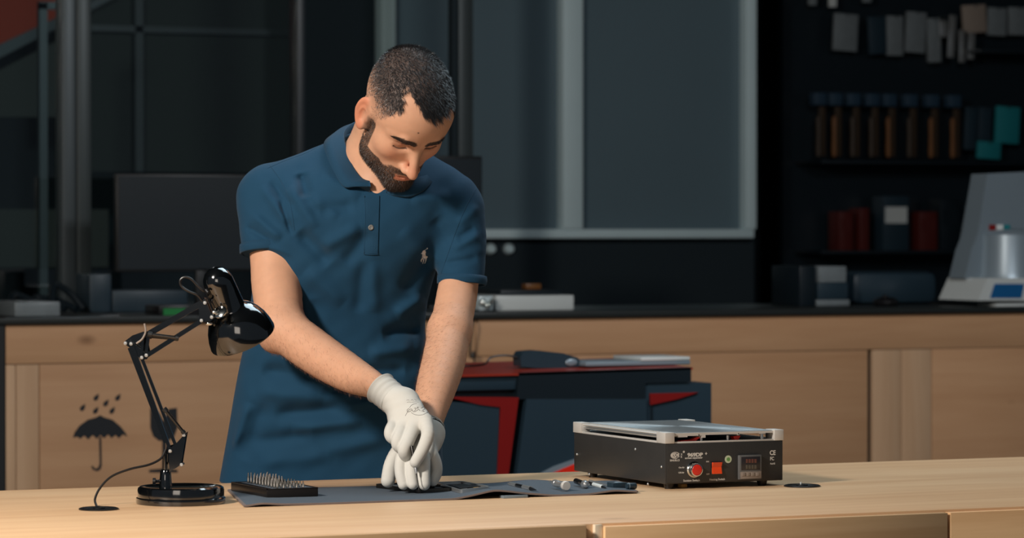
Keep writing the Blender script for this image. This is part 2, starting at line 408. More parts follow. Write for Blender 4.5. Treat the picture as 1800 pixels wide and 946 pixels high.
# stencilled handling marks, thin paint on the planks
def sq(px, py): p = PY(px, py, YB); return (p[0], p[2])
st = MB(); oY = (0, YB-.0006, 0); dY = (0, .0005, 0)
um = [(128, 770), (131, 760), (140, 748), (154, 738), (168, 734), (176, 730), (184, 734), (198, 738), (212, 750), (220, 760), (224, 768),
      (216, 764), (209, 771), (203, 765), (196, 771), (190, 764), (183, 771), (176, 765), (170, 772), (163, 765), (155, 773), (148, 766), (141, 772), (136, 768)]
st.prism([sq(*p) for p in um], oY, X3, Z3, dY)
st.prism([sq(*p) for p in ((174, 768), (178, 768), (179, 818), (177, 825), (171, 829), (163, 826), (160, 820), (163, 819), (167, 824), (172, 823), (175, 816))], oY, X3, Z3, dY)
for (x, y) in ((145, 717), (169, 699), (186, 709), (207, 699), (168, 722), (197, 722)):
    st.prism([sq(*p) for p in ((x+5, y-7), (x+4, y+2), (x, y+6), (x-4, y+5), (x-5, y+1), (x-2, y-3))], oY, X3, Z3, dY)
st.build('umbrella_stencil', 'ink', bc, smooth=0, label='black stencilled umbrella under rain drops')
g = MB()
g.prism([sq(*p) for p in ((264, 717), (280, 726), (288, 741), (296, 719), (311, 717), (312, 752), (306, 768), (296, 775), (279, 775), (269, 767), (264, 752))], oY, X3, Z3, dY)
g.prism([sq(*p) for p in ((285, 774), (292, 774), (292, 824), (312, 826), (312, 831), (262, 831), (262, 826), (285, 824))], oY, X3, Z3, dY)
g.build('glass_stencil', 'ink', bc, smooth=0, label='black stencilled cracked wine glass')

# ---------------------------------------------------------------- things on the back counter
def bp(px, dy=.25, z=None):                  # x on the back counter at depth dy behind its face
    return PY(px, 540, YB+dy)[0]
def bz(py, dy=.25, px=900): return PY(px, py, YB+dy)[2]
zc = ztop
def bbox(name, label, cat, px0, px1, py0, m, dy=.25, dep=.2, z0=None, ch=.004, group=None):
    z0 = zc if z0 is None else z0
    o = MB().box((bp(px0, dy), YB+dy, z0), (bp(px1, dy), YB+dy+dep, bz(py0, dy, px0)), ch).build(name, m)
    return setp(o, label, cat, group)
bbox('flat_box', 'flat pale grey box lying on the dark back counter right of the man', 'box', 872, 1009, 520, 'pack_light', .16, .3)
t = thing('laptop_closed', 'thin dark tablet lying on top of the flat pale grey box', 'tablet', (bp(930), YB+.2, 0))
MB().box((bp(880, .2), YB+.2, bz(519.5, .16)), (bp(985, .2), YB+.4, bz(512, .16)), .002).build('shell', 'slate_dark', t)
MB().box((bp(885, .2), YB+.21, bz(512, .16)), (bp(980, .2), YB+.39, bz(511, .16)), .0005).build('screen', 'black_matt', t)
t = thing('clear_tray', 'small clear plastic tray of parts beside the man on the back counter', 'tray', (bp(856, .1), YB+.1, zc))
MB().box((bp(842, .1), YB+.1, zc), (bp(872, .1), YB+.28, bz(545, .1)), .002).build('tray_base', 'slate_dark', t)
MB().box((bp(844, .1), YB+.11, bz(545, .1)), (bp(869, .1), YB+.27, bz(520, .1)), .004).build('lid', 'glassy', t)
for i, (px, py, r) in enumerate(((849, 532, .012), (858, 537, .011), (864, 530, .008))):
    MB().ell(PY(px, py, YB+.1), (r, .009, r)).build('small_part', 'chrome', t)
# big pale desk scanner, right end
t = thing('desk_scanner', 'tall light grey desk scanner with blue panel at the right end of the back counter', 'scanner', (bp(1765, .1), YB+.1, zc))
s_ = lambda px, py, Y: (PY(px, py, Y)[0], PY(px, py, Y)[2])
Ys = YB+.05
MB().prism([s_(1748, 528, Ys+.1), s_(1731, 420, Ys+.1), s_(1752, 305, Ys+.1), s_(1900, 298, Ys+.1), s_(1900, 528, Ys+.1)][::-1], (0, Ys+.16, 0), X3, Z3, (0, .1, 0)).build('back_panel', 'silver', t)
pts = [(1712, 490), (1724, 440), (1736, 410), (1752, 305), (1900, 298), (1900, 490)]
MB().prism([s_(*p, Ys) for p in pts], (0, Ys+.06, 0), X3, Z3, (0, .1, 0)).build('cover', 'silver', t)
b = MB()
c = PY(1790, 450, Ys); rr = abs(PY(1732, 450, Ys)[0]-PY(1790, 450, Ys)[0])
b.lathe([(rr*.35, .17), (rr*.8, .165), (rr*.93, .15), (rr*1.0, .02), (rr*1.04, 0), (0, 0)], (c[0]+.02, Ys+.08, PY(1790, 490, Ys)[2]), Z3, 28)
b.build('body', 'silver', t)
MB().prism([s_(1702, 528, Ys), s_(1719, 489, Ys), s_(1920, 489, Ys), s_(1920, 528, Ys)], (0, Ys-.06, 0), X3, Z3, (0, .25, 0)).build('base', 'pack_light', t)
MB().prism([s_(1740, 524, Ys-.06), s_(1748, 499, Ys-.06), s_(1800, 499, Ys-.06), s_(1795, 524, Ys-.06)], (0, Ys-.062, 0), X3, Z3, (0, .002, 0)).build('panel', 'blue', t, label='blue panel')
for px, m in ((1760, 'deep_red'), (1773, 'white'), (1785, 'teal')):
    MB().box((PY(px-5, 400, Ys)[0], Ys+.055, PY(px, 408, Ys)[2]), (PY(px+6, 400, Ys)[0], Ys+.06, PY(px, 395, Ys)[2])).build('badge', m, t)
bbox('papers', 'thin pale sheet lying under the desk scanner at the right end', 'paper', 1752, 1850, 534, 'pack_light', .0, .12, ch=.0005)
# stacked small boxes, right
z = zc
for i, (py, m) in enumerate(((527, 'pack_grey'), (497, 'slate'), (468, 'pack_grey'))):
    t = bz(py, .3, 1460)
    o = MB().box((bp(1436+i*2, .3), YB+.3, z), (bp(1494-i*3, .3), YB+.45, t), .004).build('storage_box', m)
    setp(o, ['lowest grey box of the small stack on the dark back counter', 'dark middle box of the small stack on the dark back counter', 'topmost grey box of the small stack on the dark back counter'][i], 'box', 'small stacked boxes')
    z = t
bbox('tool_bag', 'low dark grey soft bag behind the stacked boxes on the back counter', 'bag', 1500, 1650, 478, 'slate', .4, .2, ch=.03)
t = thing('game_controller', 'small black rounded device lying before the grey bag', 'controller', (bp(1570, .2), YB+.2, zc))
MB().ell((bp(1570, .2), YB+.25, zc+.012), (.045, .05, .02)).build('shell', 'black_plastic', t); MB().ell((bp(1566, .2), YB+.24, zc+.033), (.01, .01, .006)).build('knob', 'black_matt', t)
bbox('small_case', 'dark low case at the left of the stacked grey boxes', 'case', 1406, 1434, 468, 'slate_dark', .3, .2)
# left part
bbox('paper_box', 'pale blue grey box at the left end of the back counter', 'box', 26, 106, 531, 'pack_grey', .12, .25)
random.seed(4)
t = thing('cable_heap', 'dark heap of cables behind the pale box at the left end', 'cables', (bp(60, .45), YB+.45, zc))
for i in range(7):
    x0 = bp(random.uniform(10, 95), .45); hh = random.uniform(.03, .1)
    MB().tube(spl([(x0, YB+.42, zc+.012), (x0+.03, YB+.5, zc+hh), (x0+.07, YB+.46, zc+hh*.7), (x0+.1, YB+.42, zc+.012)]), .011, 8).build('cable', 'slate_dark', t)
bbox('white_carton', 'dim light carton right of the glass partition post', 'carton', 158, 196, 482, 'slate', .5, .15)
bbox('low_shelf_unit', 'low grey unit behind the desk lamp on the back counter', 'unit', 198, 330, 511, 'slate', .5, .2)
t = thing('monitor', 'wide dark computer monitor behind the desk lamp on the back counter', 'monitor', (bp(300, .6), YB+.6, zc))
MB().box((bp(205, .6), YB+.6, bz(478, .6, 300)), (bp(520, .6), YB+.63, bz(306, .6, 300)), .004).build('bezel', 'black_matt', t)
MB().box((bp(209, .6), YB+.597, bz(473, .6, 300)), (bp(516, .6), YB+.6, bz(310, .6, 300))).build('screen', 'slate_dark', t)
MB().box((bp(345, .6), YB+.6, zc), (bp(365, .6), YB+.62, bz(470, .6, 300)), .003).build('stand', 'black_matt', t)
MB().box((bp(315, .6), YB+.55, zc), (bp(395, .6), YB+.7, zc+.008), .003).build('foot', 'black_matt', t)
t = thing('monitor', 'dark computer monitor standing behind the man at the dark post', 'monitor', (bp(790, .6), YB+.6, zc))
MB().box((bp(700, .6), YB+.6, bz(470, .6, 790)), (bp(848, .6), YB+.63, bz(274, .6, 790)), .004).build('bezel', 'black_matt', t)
MB().box((bp(704, .6), YB+.597, bz(465, .6, 790)), (bp(845, .6), YB+.6, bz(279, .6, 790))).build('screen', 'slate_dark', t)
MB().box((bp(770, .6), YB+.6, zc), (bp(790, .6), YB+.62, bz(470, .6, 790)), .003).build('stand', 'black_matt', t)
MB().box((bp(745, .6), YB+.55, zc), (bp(820, .6), YB+.7, zc+.008), .003).build('foot', 'black_matt', t)
for px, l in ((861, 'small dim grey wall socket close beside the navy sleeve'), (893, 'small grey wall socket below the window frame')):
    t = thing('wall_socket', l, 'socket', tuple(PY(px, 438, YW-.02)), group='sockets on the wall below the window')
    MB().lathe([(0, 0), (.022, 0), (.022, .015), (.014, .028), (0, .03)], PY(px, 438, YW+.02), (0, -1, 0), 20).build('cap', 'frame_grey', t)
    MB().lathe([(.022, 0), (.028, 0), (.028, .005), (.022, .006)], PY(px, 438, YW+.02), (0, -1, 0), 20).build('rim', 'frame_dark', t)
o = MB().box((bp(925, .3), YB+.3, bz(511, .16)), (bp(952, .3), YB+.34, bz(499, .3)), .004).build('tape_roll', 'amber'); setp(o, 'small dull orange block on the tablet right of the man', 'block')
t = thing('router', 'small dark box with a glowing green strip behind the desk lamp', 'router', (bp(305, .1), YB+.1, zc))
MB().box((bp(280, .1), YB+.1, zc), (bp(352, .1), YB+.24, bz(531, .1)), .003).build('shell', 'black_plastic', t)
MB().box((bp(287, .1), YB+.097, bz(550, .1)), (bp(326, .1), YB+.1, bz(536, .1))).build('light_strip', 'green_led', t, label='glowing green strip')
bbox('steel_ruler', 'pale metal strip lying along the left edge of the dark countertop', 'ruler', 10, 196, 563, 'silver', -.018, .03, ch=.0003)

# ---------------------------------------------------------------- tool wall at the right
YT = 12.9
tx = lambda px, Y=YT: PY(px, 200, Y)[0]
tz = lambda py, Y=YT: PY(1600, py, Y)[2]
struct('trim_12', MB().box((tx(1400), YT+.12, 0), (tx(1900), YT+.16, 3.3)), 'slate_dark')
for i, (py, lab) in enumerate(((86, 'upper'), (284, 'middle'), (440, 'lower'))):
    t = setp(MB().box((tx(1700 if i == 0 else 1420), YT-.12, tz(py+6)), (tx(1880), YT+.11, tz(py)), .002).build('wall_shelf', 'slate_dark'), lab+' thin dark shelf on the tool wall at the right', 'shelf', 'shelves of the tool wall')
def hang(px0, px1, py0, py1, m, label, cat, grp, tilt=0, th=.02, dy=.04, hook=True):
    cx_, cz_ = (tx(px0)+tx(px1))/2, (tz(py0)+tz(py1))/2
    t = thing({'pack': 'blister_pack', 'tool': 'hand_tool'}.get(cat, cat), label, cat, (cx_, YT+dy, tz(py1)), group=grp)
    R = np.array(Matrix.Rotation(math.radians(tilt), 3, 'Y'))
    MB().box((tx(px0), YT+dy-th, tz(py1)), (tx(px1), YT+dy, tz(py0)), .003, R).build('card', m, t)
    MB().cyl((cx_, YT+.12, tz(py0)-.006), (cx_, YT+dy-th-.012, tz(py0)-.006), .003, n=6).build('hook', 'frame_dark', t)
    return t
G1 = 'packs hanging in the top row of the tool wall'
packs = [(1427, 1440, -10, 14, 'pack_grey', 0), (1463, 1475, -6, 16, 'pack_light', 0), (1522, 1536, -10, 6, 'pack_grey', 0), (1471, 1512, 27, 92, 'pack_grey', 3), (1532, 1562, 30, 96, 'slate', -3), (1564, 1592, 28, 98, 'pack_grey', 0),
         (1598, 1632, 20, 92, 'pack_grey', 3), (1636, 1658, 30, 108, 'pack_grey', -2), (1698, 1738, 4, 54, 'mid_grey', -4), (1742, 1774, 8, 58, 'pack_grey', 2), (1779, 1812, 6, 56, 'pack_grey', 0)]
pl = ['small grey pack at the far left end of the top row', 'small bright pack, second in the top row', 'small grey pack, third in the top row', 'wide grey card hanging below the top row, leftmost', 'dark pack second from left in the lower top row', 'grey pack left of the pale leaning one',
      'grey pack beside the bright steel tools', 'long grey pack left of the bright steel tools', 'large beige grey pack right of the steel tools', 'grey pack second from the right edge, top row', 'grey pack cut by the right edge, top row']
for (a, b, c, d, m, ti), l in zip(packs, pl): hang(a, b, c, d, m, l, 'pack', G1, ti)
for (a, b, c, d, ti), l in zip(((1650, 1664, 34, 64, -4), (1666, 1677, 24, 100, 4), (1684, 1694, 50, 108, 0), (1700, 1711, 54, 102, 3)),
                               ('short bright steel tool hanging on the tool wall', 'longest bright steel tool on the tool wall', 'dim steel tool right of the longest one', 'steel tool below the large beige pack')):
    hang(a, b, c, d, 'steel', l, 'tool', 'steel tools hanging on the tool wall', ti, th=.012, dy=.0)
G2 = 'orange and brown handled tools in the middle row'
for i, px in enumerate((1440, 1468, 1500, 1533, 1563, 1600, 1638, 1676)):
    hi = i in (1, 4, 6, 7)
    ordn = ['first', 'second', 'third', 'fourth', 'fifth', 'sixth', 'seventh', 'eighth'][i]
    t = thing('screwdriver', '%s from the left of the %s handled screwdrivers in the middle row' % (ordn, 'amber or brown'), 'screwdriver', (tx(px), YT, tz(282)), group=G2)
    c = tx(px)
    MB().lathe([(0, 0), (.010, .004), (.0125, .03), (.010, .1), (.012, .16), (.008, .178), (0, .18)], (c-.004, YT, tz(278)), Z3, 10).build('handle', 'amber' if hi else 'brown', t)
    MB().box((tx(px-12), YT-.02, tz(188)), (tx(px+10), YT+.03, tz(166)), .004).build('cap', 'navy_cap', t, label='navy blue cap')
    MB().box((tx(px+2), YT+.005, tz(276)), (tx(px+13), YT+.02, tz(190)), .002).build('blister', 'brown', t)
for (a, b, c, d, m), l in zip(((1702, 1722, 186, 262, 'slate'), (1726, 1748, 186, 246, 'slate'), (1756, 1797, 184, 250, 'teal'), (1724, 1764, 247, 278, 'teal')),
                              ('dark slate card left of the large teal card', 'narrow dark card directly beside the large teal card', 'large teal card in the middle row', 'small teal card below the large teal one')):
    hang(a, b, c, d, m, l, 'pack', 'cards in the middle row of the tool wall', 3)
zl = tz(440)
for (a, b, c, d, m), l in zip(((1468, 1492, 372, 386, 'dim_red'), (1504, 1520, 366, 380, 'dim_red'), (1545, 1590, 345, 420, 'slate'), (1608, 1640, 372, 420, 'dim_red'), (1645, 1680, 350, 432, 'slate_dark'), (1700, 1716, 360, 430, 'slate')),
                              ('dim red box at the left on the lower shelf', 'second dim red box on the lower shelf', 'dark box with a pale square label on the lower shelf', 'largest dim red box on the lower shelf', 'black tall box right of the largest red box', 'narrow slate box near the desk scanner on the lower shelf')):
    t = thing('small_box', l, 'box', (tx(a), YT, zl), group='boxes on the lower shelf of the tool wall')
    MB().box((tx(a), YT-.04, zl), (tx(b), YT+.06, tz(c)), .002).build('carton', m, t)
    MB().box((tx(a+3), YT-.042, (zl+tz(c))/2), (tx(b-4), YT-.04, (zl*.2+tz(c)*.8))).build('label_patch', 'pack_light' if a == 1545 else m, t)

# ================================================================ FRONT WORKTOP
ZT = .92
YF, YR = 5.055, 6.145
o = MB().box((.6, YF, ZT-.04), (5.6, YR, ZT), .0012).build('worktop', 'pine_top')
setp(o, 'long pale pine worktop the man leans over', 'worktop')
cb = thing('counter_cabinet', 'pine fronted cabinet carrying the long pale worktop', 'cabinet', (3.1, 5.5, 0))
MB().box((.65, YF+.006, .06), (5.55, YR-.2, ZT-.04)).build('carcass', 'pine_front', cb)
MB().box((.7, YF+.08, 0), (5.5, YR-.25, .06)).build('plinth', 'dark_base', cb)
fx = lambda px: PY(px, 930, YF-.018)[0]
fp = lambda a, b, zt, m='pine_front': MB().box((a, YF-.018, .08), (b, YF, zt), .0008).build('front_panel', m, cb)
fp(.62, fx(1031), ZT-.0006); fp(fx(1064), fx(1666), ZT-.0045); fp(fx(1671), 5.55, ZT-.0045)
MB().box((fx(1050), YF-.010, .08), (fx(1063), YF, ZT-.0015), .0004).build('edge_strip', 'pine_end', cb, label='pale plywood edge strip')

# desk mat
mc = dict(FL=(2.052, 5.600), FR=(2.812, 5.592), BR=(2.905, 5.86), BL=(2.15, 5.955))
FXR = [(435, 0), (464, 4), (500, 1), (560, 0), (793, 0), (825, 5), (862, 12), (890, 9), (913, 5.5), (969, 0), (1030, 0), (1055, 2.5), (1077, 5), (1100, 3), (1119, 1)]
def mat_pt(u, v):
    a = np.array(mc['FL'])*(1-u)+np.array(mc['FR'])*u; b = np.array(mc['BL'])*(1-u)+np.array(mc['BR'])*u
    return a*(1-v)+b*v
_g = np.linspace(420, 1140, 361); _f = np.interp(_g, [p[0] for p in FXR], [p[1] for p in FXR]); _w = np.exp(-(np.arange(-12, 13)/5.0)**2); _f = np.convolve(np.pad(_f, 12, mode='edge'), _w/_w.sum(), 'valid')
def mat_lift(u, v):
    px = 437+u*(1118-437)
    f_ = np.interp(px, _g, _f)*.00112
    g_ = .005*math.exp(-((px-960)/45)**2)
    return f_*(1-v)**1.3 + g_*v
NU, NV, TK = 150, 24, .0028
def mat_part(us, vs, tk, top, name, m, parent):
    nu, nv = len(us), len(vs); V = []
    for s_z in (0, 1):
        for v in vs:
            for u in us:
                p = mat_pt(u, v); V.append((p[0], p[1], ZT+.0002+mat_lift(min(max(u, 0), 1), min(max(v, 0), 1))+(tk if s_z else 0)+(top if s_z else 0)))
    I = lambda s_z, j, i: s_z*nu*nv+j*nu+i
    Fc = []
    for j in range(nv-1):
        for i in range(nu-1):
            Fc += [(I(1, j, i), I(1, j, i+1), I(1, j+1, i+1), I(1, j+1, i)), (I(0, j, i), I(0, j+1, i), I(0, j+1, i+1), I(0, j, i+1))]
    for i in range(nu-1):
        Fc += [(I(0, 0, i), I(0, 0, i+1), I(1, 0, i+1), I(1, 0, i)), (I(0, nv-1, i), I(1, nv-1, i), I(1, nv-1, i+1), I(0, nv-1, i+1))]
    for j in range(nv-1):
        Fc += [(I(0, j, 0), I(1, j, 0), I(1, j+1, 0), I(0, j+1, 0)), (I(0, j, nu-1), I(0, j+1, nu-1), I(1, j+1, nu-1), I(1, j, nu-1))]
    return MB().add(V, Fc).build(name, m, parent, smooth=40)
dm = thing('desk_mat', 'thin dark grey felt mat with a wavy front edge on the pine worktop', 'mat', (2.45, 5.75, ZT))
U = np.linspace(0, 1, NU); Vv = np.linspace(0, 1, NV)
mat_part(U, Vv, TK, 0, 'felt', 'mat_fabric', dm)
for us, vs in ((U, [-.012, -.004, .004]), ([-.003, 0, .003], Vv), (U, [.996, 1.004, 1.012]), ([.997, 1, 1.003], Vv)):
    mat_part(us, vs, TK, .0003, 'stitched_edge', 'mat_edge', dm)
def mat_z(px, py):                           # height of the mat surface under a picture point
    return ZT+.0002+TK+mat_lift(min(max((px-437)/681, 0), 1), np.interp(py, [845, 875], [1, 0]))

def grommet(px, py, label, cable=None):
    c = PZ(px, py, ZT)
    t = thing('cable_grommet', label, 'grommet', tuple(c))
    MB().lathe([(.0, .0004), (.0345, .0004), (.0345, .0022), (.031, .0036), (.027, .003), (.026, .0018), (.0, .0016)], c, Z3, 40).build('ring', 'black_plastic', t)
    MB().lathe([(.011, .0019), (.011, .0034), (.007, .0034), (.007, .0019)], c+np.array([.002, .004, 0]), Z3, 20).build('cable_slot', 'black_matt', t)
    return t, c
grommet(173.5, 896, 'black round cable grommet left of the desk lamp with the lamp cable in it')
t, c = grommet(1410, 855.5, 'black round cable grommet at the right of the separator machine')
MB().box(c+np.array([-.002, .003, .0034]), c+np.array([.001, .005, .008]), .0004).build('tab', 'white', t, label='small white tab')

# ---------------------------------------------------------------- bit case and its bits
x0, x1, y0, y1, zz = 2.143, 2.242, 5.736, 5.924, ZT+.0032
bcs = thing('bit_case', 'black anodised case of screwdriver bits at the left end of the mat', 'case', ((x0+x1)/2, (y0+y1)/2, zz))
MB().box((x0, y0, zz), (x1, y1, zz+.0148), .0012).build('tray', 'case', bcs)
for a, b, c_, d in ((x0, x0+.003, y0, y1), (x1-.003, x1, y0, y1), (x0, x1, y0, y0+.003), (x0, x1, y1-.003, y1), (x0+.010, x0+.012, y0+.004, y1-.004)):
    MB().box((a, c_, zz+.0148), (b, d, zz+.0165), .0004).build('rim', 'case', bcs)
MB().box((x0+.0125, y0+.0035, zz+.0147), (x1-.0035, y1-.0035, zz+.0152)).build('insert', 'mat_fabric', bcs, label='grey perforated insert')
random.seed(11); k = 0; bitmesh = None
for j in range(11):
    for i in range(5):
        bx, by = x0+.026+i*.0125, y0+.016+j*.0150
        if random.random() < .06: continue
        hgt = .0195 if (j > 4 or i == 0) and i < 4 else .012
        hgt *= random.uniform(.85, 1.05)
        if bitmesh is None:
            b = MB().lathe([(.0, 0), (.0021, 0), (.0021, .62), (.0013, .68), (.0011, .95), (.0004, 1.0), (0, 1.0)], (0, 0, 0), Z3, 6)
            o = b.build('screwdriver_bit', 'bit_steel', loc=(0, 0, 0), smooth=20); bitmesh = o
        else:
            o = bitmesh.copy(); COL.objects.link(o)
        o.location = (bx, by, zz+.0153); o.scale = (1, 1, hgt)
        setp(o, 'small steel screwdriver bit standing in the black bit case', 'bit', 'steel bits standing in the black case')

# ---------------------------------------------------------------- opened phone and its display
def on_mat(px, py, dz=0): return PZ(px, py, mat_z(px, py)+dz)
zm_ = ZT+.0030
pc = np.array([2.462, 5.815, zm_]); ang = math.radians(8)
ph = thing('opened_phone', 'opened phone with bare circuit board under the gloved fingers', 'phone', tuple(pc), ang)
def rrect(w_, h_, r, n=5):
    P_ = []
    for cx_, cy_, a0 in ((w_/2-r, h_/2-r, 0), (-w_/2+r, h_/2-r, 90), (-w_/2+r, -h_/2+r, 180), (w_/2-r, -h_/2+r, 270)):
        for k_ in range(n+1):
            a = math.radians(a0+90*k_/n); P_.append((cx_+r*math.cos(a), cy_+r*math.sin(a)))
    return P_
Rz = np.array(Matrix.Rotation(ang, 3, 'Z')); ux, uy = Rz @ X3, Rz @ Y3
b = MB(); out = rrect(.078, .158, .011); inn = rrect(.072, .152, .009)
A = [pc+ux*p[0]+uy*p[1] for p in out]; B = [a+np.array([0, 0, .007]) for a in A]; C_ = [pc+ux*p[0]+uy*p[1]+np.array([0, 0, .007]) for p in inn]; D = [q-np.array([0, 0, .004]) for q in C_]
n = len(out); V = A+B+C_+D
b.add(V, [tuple(range(n))[::-1]]+[(i, (i+1) % n, n+(i+1) % n, n+i) for i in range(n)]+[(n+i, n+(i+1) % n, 2*n+(i+1) % n, 2*n+i) for i in range(n)]
      + [(2*n+i, 2*n+(i+1) % n, 3*n+(i+1) % n, 3*n+i) for i in range(n)]+[tuple(range(3*n, 4*n))])
b.build('frame', 'gun', ph)
def onp(name, m, x, y, w_, h_, z0, z1, ch=.0003, label=None):
    bb = MB().box((-w_/2, -h_/2, z0), (w_/2, h_/2, z1), ch)
    bb.v = [v @ Rz.T + pc + ux*x+uy*y for v in bb.v]; return bb.build(name, m, ph, label=label)
onp('battery', 'black_matt', .012, -.012, .034, .09, .003, .0062)
onp('circuit_board', 'pcb', -.018, .01, .026, .11, .003, .0058); onp('circuit_board', 'pcb', .01, .056, .04, .026, .003, .0058)
onp('shield', 'steel', -.018, .03, .018, .03, .0058, .0066); onp('shield', 'steel', -.02, -.02, .014, .02, .0058, .0066)
onp('camera_module', 'black_gloss', .024, .06, .018, .014, .005, .0085)
onp('speaker', 'gun', 0, -.066, .05, .012, .003, .0062)
# flex connector standing up at the right end of the phone
t = thing('flex_connector', 'small black and copper flex connector standing at the right of the opened phone', 'connector', tuple(on_mat(759, 866)))
c = on_mat(755, 864)
MB().prism([(0, 0), (.013, 0), (.009, .018), (-.003, .020), (-.001, .012)], c+np.array([-.002, 0, 0]), (.91, -.41, 0), Z3, (.0006, .0013, 0)).build('flex', 'black_matt', t)
c = on_mat(764, 862)
MB().prism([(0, 0), (.010, 0), (.013, .010), (.002, .012)], c+np.array([0, .004, 0]), (.91, -.41, 0), Z3, (.0006, .0013, 0)).build('bracket', 'gun', t)
for dx in (0, .004, .008):
    MB().ell(on_mat(757+dx*900, 861, .004), (.0012, .0012, .0012), 8, 6).build('contact', 'brass', t)
# loose display frame
q = [np.array(on_mat(*p)) for p in ((766, 853.5), (809, 868), (862, 861), (812, 851.5))]
cen = sum(q)/4; sf = thing('phone_display', 'loose phone display lying face down right of the gloved hands', 'display', tuple(cen))
def bil(u, v, z): return (q[0]*(1-u)+q[1]*u)*(1-v)+(q[3]*(1-u)+q[2]*u)*v+np.array([0, 0, z])
def ring(m_o, m_i, z0, z1, r):
    o_ = [((p[0]/1+.5), p[1]/1+.5) for p in rrect(1-2*m_o, 1-2*m_o, r)]; i_ = [((p[0]+.5), p[1]+.5) for p in rrect(1-2*m_i, 1-2*m_i, r*.8)]
    n = len(o_); V = [bil(*p, z0) for p in o_]+[bil(*p, z1) for p in o_]+[bil(*p, z1) for p in i_]+[bil(*p, z0) for p in i_]
    return MB().add(V, [(a*n+i, a*n+(i+1) % n, ((a+1) % 4)*n+(i+1) % n, ((a+1) % 4)*n+i) for a in range(4) for i in range(n)])
ring(0, .05, .0003, .0065, .1).build('frame', 'steel', sf)
o_ = [((p[0]+.5), p[1]+.5) for p in rrect(.9, .9, .08)]; n = len(o_)
MB().add([bil(*p, .001) for p in o_]+[bil(*p, .003) for p in o_], [tuple(range(n)), tuple(range(n, 2*n))]+[(i, (i+1) % n, n+(i+1) % n, n+i) for i in range(n)]).build('back_plate', 'gun', sf)
for (u, v, du, dv, m) in ((.5, .55, .22, .3, 'black_matt'), (.12, .5, .05, .3, 'steel'), (.85, .3, .06, .1, 'steel'), (.85, .7, .06, .08, 'brass'), (.3, .88, .1, .05, 'steel'), (.6, .9, .12, .04, 'black_matt')):
    pq = [(u-du, v-dv), (u+du, v-dv), (u+du, v+dv), (u-du, v+dv)]
    MB().add([bil(*p, .003) for p in pq]+[bil(*p, .0042) for p in pq], [(0, 1, 2, 3), (4, 5, 6, 7)]+[(i, (i+1) % 4, 4+(i+1) % 4, 4+i) for i in range(4)]).build('component', m, sf)

# ---------------------------------------------------------------- tools lying on the mat
def lying(name, label, cat, pa, pb_, prof, group=None):
    """prof: list of (part, material, [(t, r), ...]) along the axis from pa to pb_"""
    rmax = max(r for _, _, pr in prof for _, r in pr)
    a = PZ(*pa, mat_z(*pa)+rmax); b_ = PZ(*pb_, mat_z(*pb_)+rmax); L_ = np.linalg.norm(b_-a); ax = (b_-a)/L_
    t = thing(name, label, cat, tuple(a-np.array([0, 0, rmax])), group=group)
    for nm, m, pr in prof: MB().lathe([(r, s*L_) for s, r in pr], a, ax, 20).build(nm, m, t)
    return t
G = 'precision tools lying on the mat'
lying('precision_knife', 'slim dark hobby knife with two knurled steel collars on the mat', 'knife', (892, 849.5), (943, 861.5),
      [('tip', 'steel', [(0, .0005), (.06, .002), (.1, .0028)]), ('collar', 'steel', [(.1, 0), (.1, .0038), (.32, .0038), (.32, 0)]), ('grip', 'gun', [(.32, .0034), (.48, .0034)]), ('grip', 'gun', [(.48, .0034), (.56, .0034)]),
       ('collar', 'steel', [(.56, 0), (.56, .0042), (.8, .0042), (.8, 0)]), ('cone', 'black_matt', [(.8, .0035), (.9, .002), (1, .0004)])], G)
lying('precision_screwdriver', 'thick steel precision screwdriver with a flat bright end cap facing the camera', 'screwdriver', (964, 846.5), (996, 854.5),
      [('shaft', 'steel', [(0, .0004), (.04, .0012), (.3, .0012)]), ('handle', 'steel', [(.3, 0), (.3, .0056), (.36, .0066), (.44, .0066), (.45, .0058), (.47, .0058), (.48, .0066), (.56, .0066), (.6, .0055), (.9, .0055), (.9, 0)]),
       ('end_cap', 'alu', [(.9, 0), (.9, .0086), (.985, .0086), (1, .0078), (1, 0)])], G)
lying('precision_screwdriver', 'steel precision screwdriver with a rounded end cap beside the machine foot', 'screwdriver', (1008, 844), (1031, 852.5),
      [('shaft', 'steel', [(0, .0004), (.04, .0012), (.2, .0012)]), ('handle', 'gun', [(.2, 0), (.2, .0052), (.5, .0052), (.52, .0042), (.56, .0042), (.58, .0052), (.8, .0052), (.8, 0)]),
       ('end_cap', 'steel', [(.8, 0), (.8, .006), (.86, .0078), (.93, .0076), (.98, .0055), (1, .002), (1, 0)])], G)
lying('marker_pen', 'short pen with a pale collar beside the rounded screwdriver', 'pen', (1034, 849), (1066, 858),
      [('barrel', 'gun', [(0, 0), (0, .003), (.3, .003)]), ('collar', 'white', [(.3, 0), (.3, .0036), (.75, .0036), (.78, 0)]), ('tip', 'black_matt', [(.78, .0028), (.93, .0016), (1, .0003)])], G)
t = thing('tweezers', 'thin pale steel tweezers lying right of the pen on the mat', 'tweezers', tuple(on_mat(1055, 852)))
for d_ in (-1.4, 1.4):
    a, b_ = on_mat(1036, 846+d_, .004), on_mat(1072, 855+d_*.4, .003)
    MB().tube([a, (a+b_)/2+np.array([0, 0, .001]), b_], [.0016, .0014, .0006], 6).build('arm', 'steel', t)
c = on_mat(1086, 858)
t = thing('rubber_block', 'small slate blue block at the right end of the mat', 'block', tuple(c))
MB().box(c+np.array([-.016, -.012, .0004]), c+np.array([.016, .014, .0105]), .0012).build('body', 'slate', t); MB().ell(c+np.array([.002, .002, .0105]), (.009, .006, .0012)).build('disc', 'silver', t)
c = on_mat(1109, 861)
t = thing('lens_cap', 'short slate blue cylinder at the right corner of the mat', 'cap', tuple(c))
